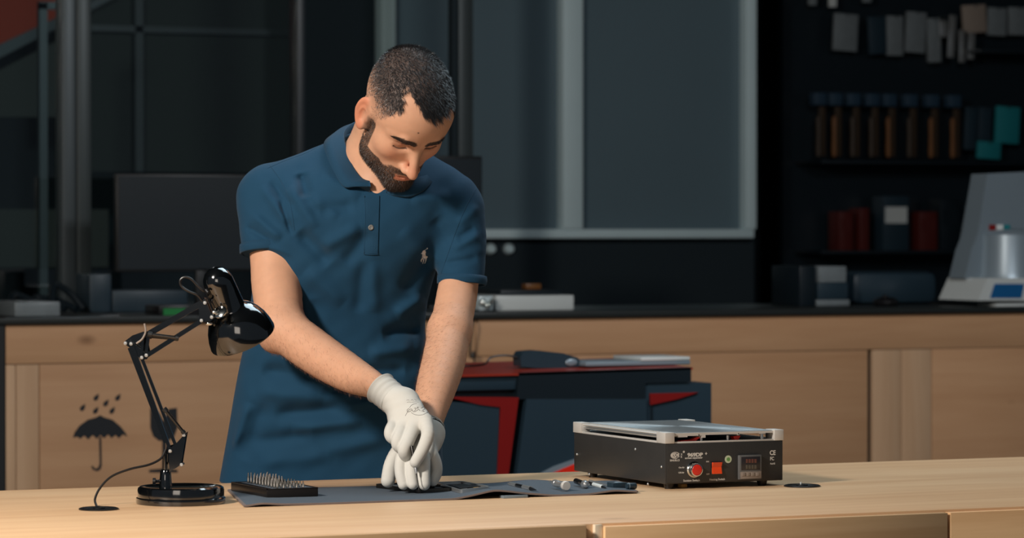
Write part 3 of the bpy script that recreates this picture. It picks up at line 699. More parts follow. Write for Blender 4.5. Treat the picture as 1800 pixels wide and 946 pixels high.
MB().lathe([(0, 0), (.0056, 0), (.0062, .002), (.0062, .017), (.0054, .019), (0, .019)], c+np.array([-.010, -.002, .0068]), (1, 0, 0), 16).build('body', 'slate', t)
MB().lathe([(.0064, .003), (.0066, .004), (.0064, .005)], c+np.array([-.010, -.002, .0068]), (1, 0, 0), 16).build('ring', 'silver', t)
a = PZ(886, 877, ZT); b_ = PZ(925, 875.5, ZT)
o = MB().box((a[0], a[1]+.002, ZT), (b_[0]+.004, a[1]+.02, ZT+.0052), .0006).build('spacer_block', 'silver'); setp(o, 'pale grey block tucked under the lifted front edge of the mat', 'block')

# ---------------------------------------------------------------- separator machine
mx0, mx1, my0, my1 = 2.901, 3.151, 5.652, 6.044
mzb, mzt = ZT+.010, 1.0055
mcn = thing('screen_separator', 'black screen separating machine with silver plate on top and red button', 'machine', ((mx0+mx1)/2, (my0+my1)/2, ZT))
MB().box((mx0, my0, mzb), (mx1, my1, mzt), .0015).build('housing', 'black_powder', mcn)
MB().box((mx0+.003, my0-.0012, mzb+.002), (mx1-.002, my0, mzt-.001), .0004).build('front_panel', 'black_powder', mcn)
for x, y in ((mx0+.017, my0+.018), (mx1-.035, my0+.018), (mx0+.017, my1-.05), (mx1-.035, my1-.05)):
    MB().lathe([(0, 0), (.008, 0), (.0105, .0105), (0, .0105)], (x, y, ZT), Z3, 18).build('foot', 'cable', mcn, label='rubber foot')
# raised frame of aluminium
zf = mzt
fr_ = MB()
for a, b_ in (((mx0+.001, my0+.001), (mx0+.010, my1-.001)), ((mx1-.010, my0+.001), (mx1-.001, my1-.001)), ((mx0+.001, my0+.001), (mx1-.001, my0+.006)), ((mx0+.001, my1-.006), (mx1-.001, my1-.001))):
    MB().box((*a, zf-.0005), (*b_, zf+.003), .0005).build('frame_rail', 'alu', mcn)
MB().box((mx0+.010, my0+.008, zf-.0003), (mx1-.010, my1-.008, zf+.0008)).build('well', 'slate', mcn)
bl = .020
for x in (mx0-.001, mx1-bl+.001):
    for y in (my0-.002, my1-.034):
        MB().box((x, y, zf), (x+bl, y+.036, zf+.0205), .001).build('corner_block', 'alu', mcn)
for x in (mx0+.004, mx1-.012):
    MB().cyl((x+.004, my0+.03, zf+.0125), (x+.004, my1-.03, zf+.0125), .0042, n=14).build('slide_rail', 'steel', mcn)
    MB().box((x-.001, my0+.03, zf+.0155), (x+.012, my1-.03, zf+.0175), .0006).build('rail_cover', 'alu', mcn)
# top plate with slotted front profile
px0, px1 = mx0+.018, mx1-.032
pz0, pz1 = zf+.0125, zf+.0185
Wd = px1-px0
prof = [(0, 0), (0, .006), (Wd+.016, .006), (Wd+.016, -.0005), (Wd+.012, -.0005), (Wd+.012, .0022), (Wd-.004, .0022), (Wd-.004, .001), (Wd-.018, .001), (Wd-.018, .0022), (Wd*.70, .0022), (Wd*.70, -.0005), (Wd*.68, -.0005), (Wd*.68, .0016),
        (Wd*.34, .0016), (Wd*.34, -.0035), (Wd*.30, -.0035), (Wd*.30, .0006), (Wd*.15, .0006), (Wd*.15, -.0015), (Wd*.05, -.0015), (Wd*.05, .001)]
MB().prism(prof, (px0, my0+.002, pz0), X3, Z3, (0, my1-my0-.012, 0)).build('slotted_plate', 'alu', mcn, smooth=0)
pcx, pcy = (px0+px1)/2+.006, (my0+my1)/2
# the polished top, its brushing centred on the plate
o = MB().box((px0+.002, my0+.006, pz1+.0001), (px1+.012, my1-.012, pz1+.0012), .0004).build('polished_plate', 'disc', mcn)
me = o.data; sh = np.array([pcx-mcn.location[0], pcy-mcn.location[1], 0])
for v in me.vertices: v.co -= Vector(sh)
o.location = sh
for s_ in (.32, .60): MB().cyl((px0+Wd*s_, my0+.012, zf+.001), (px0+Wd*s_, my0+.012, pz0-.001), .0028, n=12).build('post', 'steel', mcn)
MB().cyl((px1-.006, my0+.014, zf), (px1-.006, my0+.014, pz0), .0032, n=12).build('post', 'chrome', mcn)
MB().prism([(0, 0), (.03, 0), (.042, .008), (.036, .009), (.024, .004), (0, .003)], (px0+.02, my0+.012, zf+.001), X3, Z3, (0, .012, 0)).build('clamp', 'red', mcn, label='red clamp under the plate')
MB().prism([(0, .008), (.004, 0), (.010, 0), (.016, .009), (.010, .009)], (px0+Wd*.66, my0+.012, zf+.001), X3, Z3, (0, .012, 0)).build('clamp', 'red', mcn, label='red clamp under the plate')
for s_ in (.27, .69): MB().ell((px0+Wd*s_, my0+.004, pz0+.002), (.002, .003, .002), 10, 8).build('screw', 'black_matt', mcn)
o = MB().box((mx0+.02+.03, my0+.03, ZT), (mx0+.062, my0+.045, ZT+.0066), .0006).build('wood_chip', 'brass'); setp(o, 'small yellow block lying under the front of the separator machine', 'block')
# front panel furniture
yf = my0-.0012
fq = lambda px, py, dy=0: PY(px, py, yf-dy)
c = fq(1219, 825.5)
b = MB().lathe([(.0150, -.001), (.0150, .003), (.0128, .0045), (.0128, .013), (.0120, .0145), (.0106, .0148), (.0106, .010), (0, .010)], c, (0, -1, 0), 36); b.build('button_bezel', 'chrome', mcn, label='chrome ring of the red button')
MB().lathe([(0, .012), (.0104, .012), (.0104, .0140), (.0095, .0152), (0, .0158)], c, (0, -1, 0), 36).build('button', 'red', mcn, label='round red push button')
a, b_ = fq(1249.5, 834.5), fq(1268.5, 811)
MB().box((a[0], yf-.0012, a[2]), (b_[0], yf, b_[2]), .0006).build('switch_frame', 'black_gloss', mcn)
rk = [(0, 0), (-.0045, .0), (-.0015, (b_[2]-a[2])*.5), (-.0055, b_[2]-a[2]-.003), (0, b_[2]-a[2]-.003)]
MB().prism(rk, (a[0]+.0018, yf-.001, a[2]+.0015), Y3, Z3, (b_[0]-a[0]-.0036, 0, 0)).build('rocker', 'orange', mcn, label='orange rocker switch')
c = fq(1280, 807.5)
MB().lathe([(0, 0), (.0072, 0), (.0072, .0005), (0, .0006)], c, (0, -1, 0), 28).build('sticker', 'sticker', mcn, label='round pale sticker')
MB().lathe([(0, .0006), (.0036, .0006), (.0036, .0008), (0, .0008)], c, (0, -1, 0), 20).build('sticker_mark', 'sticker_green', mcn)
D_ = .008
a, b_ = fq(1300, 843.5, D_), fq(1339, 799.5, D_)
MB().box((a[0], yf-D_, a[2]), (b_[0], yf, b_[2]), .001).build('display_bezel', 'grey_plastic', mcn)
g_ = lambda px, py: PY(px, py, yf-D_)
def plate(name, m, pxa, pya, pxb, pyb, d0, d1, label=None):
    a, b_ = g_(pxa, pya), g_(pxb, pyb)
    return MB().box((a[0], yf-D_-d1, a[2]), (b_[0], yf-D_-d0, b_[2]), .0001).build(name, m, mcn, label=label)
plate('display_window', 'lcd', 1303, 827, 1336, 802.5, 0, .0003); plate('key_panel', 'mid_grey', 1301.5, 842, 1338, 828.5, 0, .0006)
for i in range(4):
    plate('digit', 'lcd_red', 1311+i*5, 814, 1315+i*5, 807, .0003, .0006); plate('digit', 'lcd_grey', 1311+i*5, 824.5, 1315+i*5, 817.5, .0003, .0006)
    plate('key', 'mid_grey', 1304+i*8, 837, 1310+i*8, 831, .0006, .0014)
# printing
pr_ = MB(); tt = lambda s, px, py, h, **k: textmb(pr_, s, fq(px, py)+np.array([0, -.00005, 0]), X3, Z3, h, .0002, **k)
S = .00103
tt('969DP', 1208.5, 803, 6.3*S, bold=.055, sx=1.25); tt('+', 1239, 800.5, 6*S, bold=.03)
tt('screen separator', 1204, 807, 3.4*S, bold=.035, sx=1.08)
tt('Suction Switch', 1201, 847, 3.7*S, bold=.022, sx=1.08); tt('Heating Switch', 1247, 845, 3.7*S, bold=.022, sx=1.0)
tt('ON', 1241, 813, 2.6*S, bold=.02); tt('OFF', 1241.5, 835, 2.6*S, bold=.02)
tt('On-Air', 1193, 823.5, 2.8*S, bold=.03); tt('Off-Air', 1192.5, 832.5, 2.8*S, bold=.03)
tt('CE', 1353, 800, 8.2*S, bold=.03, sx=.86); tt('FC', 1353.5, 809.3, 6.2*S, bold=.03, sx=.8); tt('RoHS', 1354, 816.7, 3.0*S, bold=.02)
tt('X', 1196.5, 800.5, 3.4*S, bold=.03); tt('R', 1196.5, 805, 3.4*S, bold=.03); tt('SINUELCI', 1177.5, 811.3, 3.4*S, bold=.03, sx=.98)
pr_.build('printed_lettering', 'white_print', mcn, smooth=0, label='white printed lettering'); pr_ = MB()
pr_.lathe([(0, 0), (.0021, 0), (.0021, .0002), (0, .0002)], fq(1202, 794.5), (0, -1, 0), 14)
c = fq(1187, 800.7)
def arcband(cx_, cz_, rx, rz_, t, a0, a1, n=20):
    V = []; 
    for k_ in range(n+1):
        a = math.radians(a0+(a1-a0)*k_/n)
        for q_ in (1, 1-t): V += [(cx_+rx*q_*math.cos(a), yf-.0002, cz_+rz_*q_*math.sin(a)), (cx_+rx*q_*math.cos(a), yf, cz_+rz_*q_*math.sin(a))]
    Fc = []
    for k_ in range(n):
        p = 4*k_; Fc += [(p, p+4, p+6, p+2), (p, p+1, p+5, p+4), (p+2, p+6, p+7, p+3)]
    pr_.add(V, Fc)
arcband(c[0], c[2], .0098, .0064, .18, 20, 340); arcband(c[0]-.001, c[2], .0068, .0045, .45, 60, 300); arcband(c[0]+.0035, c[2]-.0002, .0045, .0055, .5, -80, 60); arcband(c[0]+.001, c[2]+.0005, .0045, .0026, .6, 0, 359)
pr_.build('printed_emblem', 'white_print', mcn, smooth=0, label='white printed oval emblem')
for px, py in ((1014.5, 799), (1036, 834), (1139, 851), (1163, 821), (1117, 790)):
    c = PX(px, py, mx0); c[1] = min(max(c[1], my0+.008), my1-.006); MB().ell(c, (.0022, .0026, .0026), 12, 8).build('screw', 'steel', mcn)

# ---------------------------------------------------------------- desk lamp (laid out in the camera-yaw frame around its base)
LD = 6.14
lq = lambda px, py, dd=0.0: Q(px, py, LD+dd)
c0 = PZ(318, 884.6, ZT); c0y = np.array([c0[0]*math.cos(TH)-c0[1]*math.sin(TH), c0[0]*math.sin(TH)+c0[1]*math.cos(TH), ZT])
LD = c0y[1]
lamp = thing('desk_lamp', 'glossy black architect desk lamp with a round base at the left of the worktop', 'lamp', tuple(c0), -TH)
MB().lathe([(0, 0), (.079, 0), (.0795, .004), (.079, .010), (.0765, .0115), (.0765, .024), (.0755, .028), (.072, .0305), (.064, .0305), (.060, .0285), (.0, .0285)], c0, Z3, 64).build('base', 'black_gloss', lamp)
ya = lambda mb, name, m, lab=None, sm=35: mb.yaw().build(name, m, lamp, label=lab, smooth=sm)
pB = lq(291, 868); pB[2] = ZT+.0285; zz_ = lambda py: Q(291, py, LD)[2]
sx = pB[0]
ya(MB().lathe([(0, 0), (.0115, 0), (.0108, .012), (.0095, .028), (.0075, .031), (0, .031)], pB, Z3, 24), 'socket', 'black_gloss')
ya(MB().cyl((sx, LD, pB[2]+.02), (sx, LD, zz_(798)), .0048, n=16), 'stem', 'black_gloss')
ya(MB().cyl((sx-.009, LD-.002, zz_(846)), (sx-.017, LD-.004, zz_(846)), .0028, .003, 12).cyl((sx-.017, LD-.004, zz_(846)), (sx-.022, LD-.004, zz_(846)), .006, n=14), 'clamp_screw', 'black_plastic')
def bar(a, b_, w_, dep, y0, name='arm_bar', m='black_gloss'):
    a = np.array(lq(*a)); b_ = np.array(lq(*b_)); t = (b_-a)/np.linalg.norm(b_-a); nn = np.array([-t[2], 0, t[0]])
    mb = MB().prism([(0, -w_/2), (np.linalg.norm(b_-a), -w_/2), (np.linalg.norm(b_-a), w_/2), (0, w_/2)], a+np.array([0, y0, 0]), t, nn, (0, dep, 0))
    return ya(mb, name, m)
# lower arm: twin bars, either side
bar((301, 793), (233, 606), .0060, .004, -.012); bar((311, 786), (246, 618), .0055, .004, -.012)
bar((290, 779), (226, 612), .0060, .004, .010); bar((297, 788), (236, 620), .0055, .004, .010)
def plate_(pts, y0, th, name, m='black_gloss', lab=None):
    P_ = [lq(*p) for p in pts]; return ya(MB().prism([(p[0], p[2]) for p in P_], (0, LD+y0, 0), X3, Z3, (0, th, 0)), name, m, lab)
plate_(((329, 759), (320, 815), (314, 820), (299, 829), (298, 800), (301, 786), (310, 780)), -.016, .0015, 'lower_bracket')
plate_(((329, 759), (320, 815), (314, 820), (299, 829), (290, 800), (291, 786), (310, 780)), .014, .0015, 'lower_bracket')
plate_(((219, 600), (232, 590), (252, 583), (258, 590), (264, 620), (258, 632), (249, 632), (232, 616)), .005, .0015, 'elbow_bracket')
plate_(((219, 604), (226, 598), (240, 606), (258, 622), (256, 632), (248, 632), (236, 616)), -.009, .0015, 'elbow_bracket')
bar((250, 622), (253, 588), .0045, .003, -.013); bar((259, 618), (263, 590), .0045, .003, -.013)
# upper arm
bar((228, 605), (358, 533), .0080, .004, -.004); bar((256, 590), (362, 528), .0105, .005, .006); bar((256, 627), (358, 562), .0080, .005, -.014)
plate_(((350, 533), (362, 524), (372, 549), (380, 556), (374, 563), (350, 568), (352, 552)), -.018, .0015, 'head_bracket')
plate_(((350, 533), (362, 524), (372, 549), (380, 556), (374, 563), (350, 568), (352, 552)), .010, .0015, 'head_bracket')
for (px, py, y) in ((301, 792, -.018), (321, 816, -.018), (325, 764, -.018), (222, 603, -.013), (232, 604, -.014), (251, 628, -.016), (259, 624, -.016), (362, 532, -.020), (356, 563, -.020), (374, 557, -.020)):
    p = lq(px, py); ya(MB().lathe([(0, 0), (.0032, 0), (.0032, .0018), (.0024, .0024), (0, .0025)], p+np.array([0, y, 0]), (0, -1, 0), 12), 'bolt', 'steel')
    ya(MB().cyl(p+np.array([0, y, 0]), p+np.array([0, .014, 0]), .0022, n=8), 'bolt_pin', 'black_matt')
def spring(a, b_, y, r=.0037):
    a = lq(*a)+np.array([0, y, 0]); b_ = lq(*b_)+np.array([0, y, 0]); t = (b_-a)
    sp_o = ya(MB().cyl(a+t*.14, a+t*.9, r*.82, n=14), 'spring', 'gun')
    ya(MB().cyl(a, a+t*.14, r*1.3, n=14), 'spring_end', 'black_matt'); ya(MB().cyl(a+t*.9, b_, r*1.1, n=12), 'spring_end', 'black_matt')
spring((290, 717), (326, 761), -.019); spring((262, 587), (316, 594), -.018, .004); spring((258, 592), (312, 597), .012, .003)
# cable of the lamp
cr_ = .0021
ya(MB().tube(spl([lq(292, 790, -.004), lq(283, 806, -.012), lq(262, 817, -.02), lq(228, 825, -.03), lq(196, 838, -.04), lq(176, 858, -.05), lq(167, 878, -.06), lq(171, 893, -.075)]), cr_, 10), 'cable', 'cable')
ya(MB().tube(spl([lq(240, 604, -.018), lq(250, 596, -.02), lq(256, 583, -.02), lq(254, 569, -.018)]), .0018, 8), 'cable_loop', 'mid_grey')
ya(MB().tube(spl([lq(356, 530, -.016), lq(347, 519, -.02), lq(331, 512, -.02), lq(319, 503, -.018), lq(317, 493, -.018), lq(324, 487.5, -.018), lq(335, 490, -.018), lq(346, 501, -.018), lq(357, 511, -.018), lq(366, 512, -.01)]), .0023, 10), 'cable_loop', 'cable')
# shade: dome, barrel, bell
ax_p0, ax_p1 = lq(384, 497), lq(426, 602)
ax = ax_p1-ax_p0; Lx = np.linalg.norm(ax); ax /= Lx; ax = ax+np.array([0, .40, 0]); ax /= np.linalg.norm(ax)
rb = .0272; rr_ = .0610
prof = [(0, -rb), (rb*.35, -rb*.94), (rb*.66, -rb*.76), (rb*.88, -rb*.48), (rb*.985, -rb*.16), (rb, .0), (rb*1.03, .046), (rb*1.10, .050), (.038, .0555), (.0475, .066), (.0548, .079), (.0592, .093), (.0610, .105), (.0605, .108),
        (.0585, .1065), (.0570, .093), (.0525, .080), (.0455, .069), (.036, .059), (.026, .054), (.024, 0), (0, -.01)]
ya(MB().lathe([(r, h*1.07) for r, h in prof], ax_p0, ax, 56), 'shade', 'black_gloss')
for k in range(6):
    a = k*1.05; uu = np.cross(ax, [0, 1, 0]); uu /= np.linalg.norm(uu); vv = np.cross(ax, uu)
    p = ax_p0-ax*rb*.86+(math.cos(a)*uu+math.sin(a)*vv)*rb*.45
    ya(MB().ell(p, (.0013, .0013, .0013), 8, 6), 'vent_hole', 'black_matt')
p = lq(387, 549, -.027)
ya(MB().lathe([(0, 0), (.0125, 0), (.0125, .0015), (.0095, .003), (0, .0035)], p, (-.35, -.75, .55), 24), 'mounting_disc', 'chrome')
ya(MB().ell(p+np.array([-.010, -.004, 0]), (.004, .003, .003), 12, 8), 'wing_nut', 'steel')
ya(MB().cyl(lq(374, 556, -.012), lq(384, 550, -.018), .004, n=10), 'swivel', 'steel')
ya(MB().ell(lq(368, 569, .006), (.007, .003, .0035), 12, 8), 'swivel_foot', 'chrome')
ya(MB().cyl(lq(362, 510, -.022), lq(366, 515, -.026), .003, n=10).ell(lq(373, 528, -.026), (.002, .002, .002), 8, 6), 'cable_gland', 'black_plastic')
bulb = MB().lathe([(0, .02), (.013, .02), (.014, .05), (.022, .066), (.026, .082), (.020, .097), (0, .103)], ax_p0, ax, 24); ya(bulb, 'bulb', 'glassy', 'clear bulb inside the shade')

# ---------------------------------------------------------------- red and black machine behind the man
YM = 8.2
ms = lambda px, py, Y=YM: (PY(px, py, Y)[0], PY(px, py, Y)[2])
fab = thing('workshop_cutter', 'big dark grey machine with red panels behind the man', 'machine', (PY(1030, 700, YM)[0], YM+.2, 0))
def face(pts, m, name, y0, th, lab=None, Y=YM):
    return MB().prism([ms(px, py, Y+y0) for px, py in pts], (0, Y+y0, 0), X3, Z3, (0, th, 0)).build(name, m, fab, smooth=0, label=lab)
zfl = 0
P0 = lambda px: PY(px, 640, YM)[0]
zt1 = PY(1100, 654, YM)[2]
MB().prism([(P0(690), PY(690, 660, YM)[2]), (P0(912), PY(912, 657, YM)[2]), (P0(1214), PY(1214, 648, YM)[2]), (P0(1214), 0), (P0(690), 0)], (0, YM+.02, 0), X3, Z3, (0, .38, 0)).build('body', 'slate_dark', fab, smooth=0)
# lid: dark fascia and red lacquered top surface
MB().box((P0(690), YM+.0, PY(900, 685, YM)[2]), (P0(912), YM+.02, PY(900, 658, YM)[2]), .001).build('fascia', 'slate', fab, smooth=30)
face(((912, 656), (1215, 646), (1215, 672), (1135, 674), (1134, 702), (908, 702)), 'slate_dark', 'fascia', -.01, .03)
tp = MB(); a = [np.array([P0(690), YM-.01, PY(690, 661, YM)[2]]), np.array([P0(912), YM-.01, PY(912, 656, YM)[2]]), np.array([P0(1215), YM-.01, PY(1215, 646, YM)[2]])]
bk = [p+np.array([0, .42, .012]) for p in a]; dn = np.array([0, 0, -.006])
tp.add(a+bk+[p+dn for p in a+bk], [(0, 1, 4, 3), (1, 2, 5, 4), (6, 9, 10, 7), (7, 10, 11, 8), (0, 6, 7, 1), (1, 7, 8, 2), (3, 4, 10, 9), (4, 5, 11, 10), (0, 3, 9, 6), (2, 8, 11, 5)])
tp.build('red_top', 'red_top', fab, smooth=0, label='red lacquered top')
face(((690, 700), (878, 712), (874, 880), (690, 900)), 'slate', 'side_panel', -.012, .03)
face(((786, 698), (912, 699), (888, 880), (872, 880), (880, 716), (846, 712)), 'deep_red', 'red_stripe', -.016, .03, 'red angled stripe')
face(((926, 702), (1136, 702), (1140, 880), (902, 880)), 'slate', 'door', -.016, .03)
face(((940, 838), (975, 820), (1015, 806), (1040, 806), (1040, 880), (940, 880)), 'silver', 'arc_trim', -.022, .008)
face(((958, 838), (990, 824), (1020, 812), (1042, 812), (1042, 880), (958, 880)), 'red', 'arc_panel', -.026, .006, 'red curved panel')
x3 = P0(1249)
MB().prism([ms(1132, 674), ms(1249, 673), (x3, 0), (P0(1132), 0)], (0, YM-.005, 0), X3, Z3, (0, .3, 0)).build('side_unit', 'slate', fab, smooth=0)
face(((1143, 692), (1228, 690), (1190, 702), (1144, 712)), 'deep_red', 'red_triangle', -.012, .006, 'red triangle')
MB().box((P0(1142), YM-.009, 0), (P0(1144.5), YM-.004, PY(1143, 712, YM)[2])).build('seam', 'slate_dark', fab)
# on top of it
ztm = lambda px: np.interp(px, [690, 912, 1215], [p[2] for p in a])+.004
t = thing('hair_clipper', 'black handheld device with a cord lying on the red machine top', 'clipper', (PY(968, 640, YM)[0], YM+.12, ztm(968)))
Yc = YM+.12
pf = [(916, 640), (915, 622), (920, 614), (945, 612), (990, 617), (1016, 625), (1021, 632), (1018, 640), (1000, 643), (940, 643)]
zo = ztm(968)+.001-PY(968, 643, Yc)[2]
MB().prism([(PY(x, y, Yc)[0], PY(x, y, Yc)[2]+zo) for x, y in pf], (0, Yc, 0), X3, Z3, (0, .05, 0)).build('body', 'slate', t, smooth=60)
MB().ell((PY(1004, 633, Yc)[0], Yc-.002, PY(1004, 633, Yc)[2]+zo), (.018, .004, .010)).build('cheek', 'silver', t)
cp_ = lambda x, y, dy=0: (PY(x, y, Yc+.02)[0], Yc+.02+dy, PY(x, y, Yc+.02)[2]+zo)
MB().tube(spl([cp_(918, 628), cp_(900, 622), cp_(880, 621), cp_(862, 625), cp_(852, 636), cp_(838, 640.5, .05), cp_(800, 640.5, .08)]), .0028, 8).build('cord', 'cable', t)
t = thing('grey_tray', 'long pale grey tray lying right of the handheld device on the red machine top', 'tray', (PY(1120, 638, YM)[0], YM+.15, ztm(1120)))
pa = PY(1024, 640, YM+.1); pb2 = PY(1208, 636, YM+.1)
MB().box((pa[0], YM+.08, ztm(1024)+.004), (pb2[0], YM+.26, ztm(1215)+.012), .003).build('tray', 'silver', t)
MB().box((PY(1120, 636, YM+.1)[0], YM+.078, ztm(1215)+.012), (pb2[0]-.002, YM+.25, ztm(1215)+.022), .003).build('cover', 'pack_light', t)
# hanging dark cord beside the man
yk = 9.80
o = MB().tube(spl([(PY(831, 556, YB)[0], YB-.012, zt+.004), PY(831, 566, yk), PY(829, 585, yk), PY(826, 615, yk), PY(829, 630, yk), PY(834, 640, yk), PY(834, 900, yk)]), .0035, 8).build('hanging_cord', 'cable'); setp(o, 'thin black cord hanging in front of the pine planks right of the man', 'cord')

# ================================================================ THE MAN (implicit surfaces in the camera-yaw frame)
def sdf_mesh(f, lo, hi, h, B=8, mf=1.5, ma=.006):
    lo = np.array(lo, float); n = (np.ceil((np.array(hi)-lo)/h/B)*B).astype(int); nb = n//B
    bc_ = np.stack(np.meshgrid(*[np.arange(k) for k in nb], indexing='ij'), -1).reshape(-1, 3)
    cen = lo+(bc_*B+(B-1)/2)*h
    fc = f(cen); keep = np.abs(fc) < B*h*.87*mf+ma
    V = np.empty(nb.tolist()+[B, B, B], np.float32)
    V[bc_[:, 0], bc_[:, 1], bc_[:, 2]] = np.where(fc < 0, -1, 1)[:, None, None, None]
    off = np.stack(np.meshgrid(*[np.arange(B)]*3, indexing='ij'), -1).reshape(-1, 3)
    kb = bc_[keep]
    for s in range(0, len(kb), 2000):
        q = kb[s:s+2000]; p = lo+(q[:, None]*B+off[None])*h
        V[q[:, 0], q[:, 1], q[:, 2]] = f(p.reshape(-1, 3)).reshape(-1, B, B, B)
    V = V.transpose(0, 3, 1, 4, 2, 5).reshape(n)
    s = V < 0
    cnt = np.zeros(n-1, np.int8)
    cor = [(a, b, c) for a in (0, 1) for b in (0, 1) for c in (0, 1)]
    for a, b, c in cor: cnt += s[a:n[0]-1+a, b:n[1]-1+b, c:n[2]-1+c]
    act = np.argwhere((cnt > 0) & (cnt < 8))
    idx = -np.ones(n-1, np.int32); idx[act[:, 0], act[:, 1], act[:, 2]] = np.arange(len(act))
    val = np.stack([V[act[:, 0]+a, act[:, 1]+b, act[:, 2]+c] for a, b, c in cor], 1)
    acc = np.zeros((len(act), 3)); w_ = np.zeros(len(act)); C = np.array(cor, float)
    for i in range(8):
        for j in range(i+1, 8):
            if np.abs(C[i]-C[j]).sum() != 1: continue
            m = (val[:, i] < 0) != (val[:, j] < 0)
            t = np.where(m, val[:, i]/(val[:, i]-val[:, j]+1e-12), 0)[:, None]
            acc += np.where(m[:, None], C[i]+(C[j]-C[i])*t, 0); w_ += m
    verts = lo+(act+acc/w_[:, None])*h
    quads = []
    for ax in range(3):
        o1, o2 = [(1, 2), (2, 0), (0, 1)][ax]
        sl0 = [slice(1, None)]*3; sl0[ax] = slice(0, n[ax]-1); sl1 = list(sl0); sl1[ax] = slice(1, None)
        a = s[tuple(sl0)]; b = s[tuple(sl1)]; e = np.argwhere(a != b)
        if not len(e): continue
        neg = a[e[:, 0], e[:, 1], e[:, 2]]
        e = e.copy()
        for k in range(3):
            if k != ax: e[:, k] += 1
        ok = (e[:, o1] < n[o1]-1) & (e[:, o2] < n[o2]-1); e = e[ok]; neg = neg[ok]
        def g(d1, d2):
            q = e.copy(); q[:, o1] -= d1; q[:, o2] -= d2; return idx[q[:, 0], q[:, 1], q[:, 2]]
        qd = np.stack([g(1, 1), g(0, 1), g(0, 0), g(1, 0)], 1); qd[~neg] = qd[~neg][:, ::-1]
        quads.append(qd)
    quads = np.concatenate(quads); quads = quads[(quads >= 0).all(1)]
    return verts, quads
def nrm(V_, Q_):
    n = np.cross(V_[Q_[:, 2]]-V_[Q_[:, 0]], V_[Q_[:, 3]]-V_[Q_[:, 1]]); vn = np.zeros_like(V_)
    for k in range(Q_.shape[1]): np.add.at(vn, Q_[:, k], n)
    return vn/(np.linalg.norm(vn, axis=1)[:, None]+1e-12)
def cap(P, a, b, ra, rb=None):
    rb = ra if rb is None else rb; a = np.asarray(a, float); d = np.asarray(b, float)-a
    t = np.clip((P-a)@d/(d@d+1e-12), 0, 1); return np.linalg.norm(P-a-t[:, None]*d, axis=1)-(ra+(rb-ra)*t)
def elp(P, c, r, R=None):
    p = P-np.array(c)
    if R is not None: p = p @ R
    r = np.array(r); k0 = np.linalg.norm(p/r, axis=1); k1 = np.linalg.norm(p/(r*r), axis=1)+1e-9
    return k0*(k0-1)/k1
def smin(a, b, k): h = np.maximum(k-np.abs(a-b), 0)/k; return np.minimum(a, b)-h*h*k*.25
def smax(a, b, k): return -smin(-a, -b, k)
def ss(x, a, b): t = np.clip((x-a)/(b-a), 0, 1); return t*t*(3-2*t)
def chain(P, pts, k=.02):
    """pts: (px, py, depth, radius)"""
    r = None
    if len(pts) > 2: pts = [tuple(q) for q in spl(pts, 4)]; k = .0015
    C_ = np.array([Q(*q[:3]) for q in pts]); R_ = max(q[3] for q in pts)+.05
    m = ((P > C_.min(0)-R_) & (P < C_.max(0)+R_)).all(1)
    if m.mean() < .9:
        out = np.full(len(P), .06)
        if m.any(): out[m] = _chain(P[m], pts, k)
        return out
    return _chain(P, pts, k)
def _chain(P, pts, k):
    r = None
    for a, b in zip(pts[:-1], pts[1:]):
        c = cap(P, Q(*a[:3]), Q(*b[:3]), a[3], b[3]); r = c if r is None else smin(r, c, k)
    return r
def topix(P):
    z = P[:, 2]-CZ; fw = P[:, 1]*cp-z*sp; up = P[:, 1]*sp+z*cp
    return 900+F*P[:, 0]/fw, 473-F*up/fw

# head pose (columns: picture-right, face-forward, crown)
HM = np.array([[.918, .208, .336], [.392, -.595, -.701], [-.054, -.776, .628]])
_a = math.radians(4.5); HM = HM @ np.array([[math.cos(_a), math.sin(_a), 0], [-math.sin(_a), math.cos(_a), 0], [0, 0, 1]])
HT = np.array([-.2075, 6.55, 1.6222])
def tohead(P): return (P-HT) @ HM
def fromhead(p): return p @ HM.T + HT

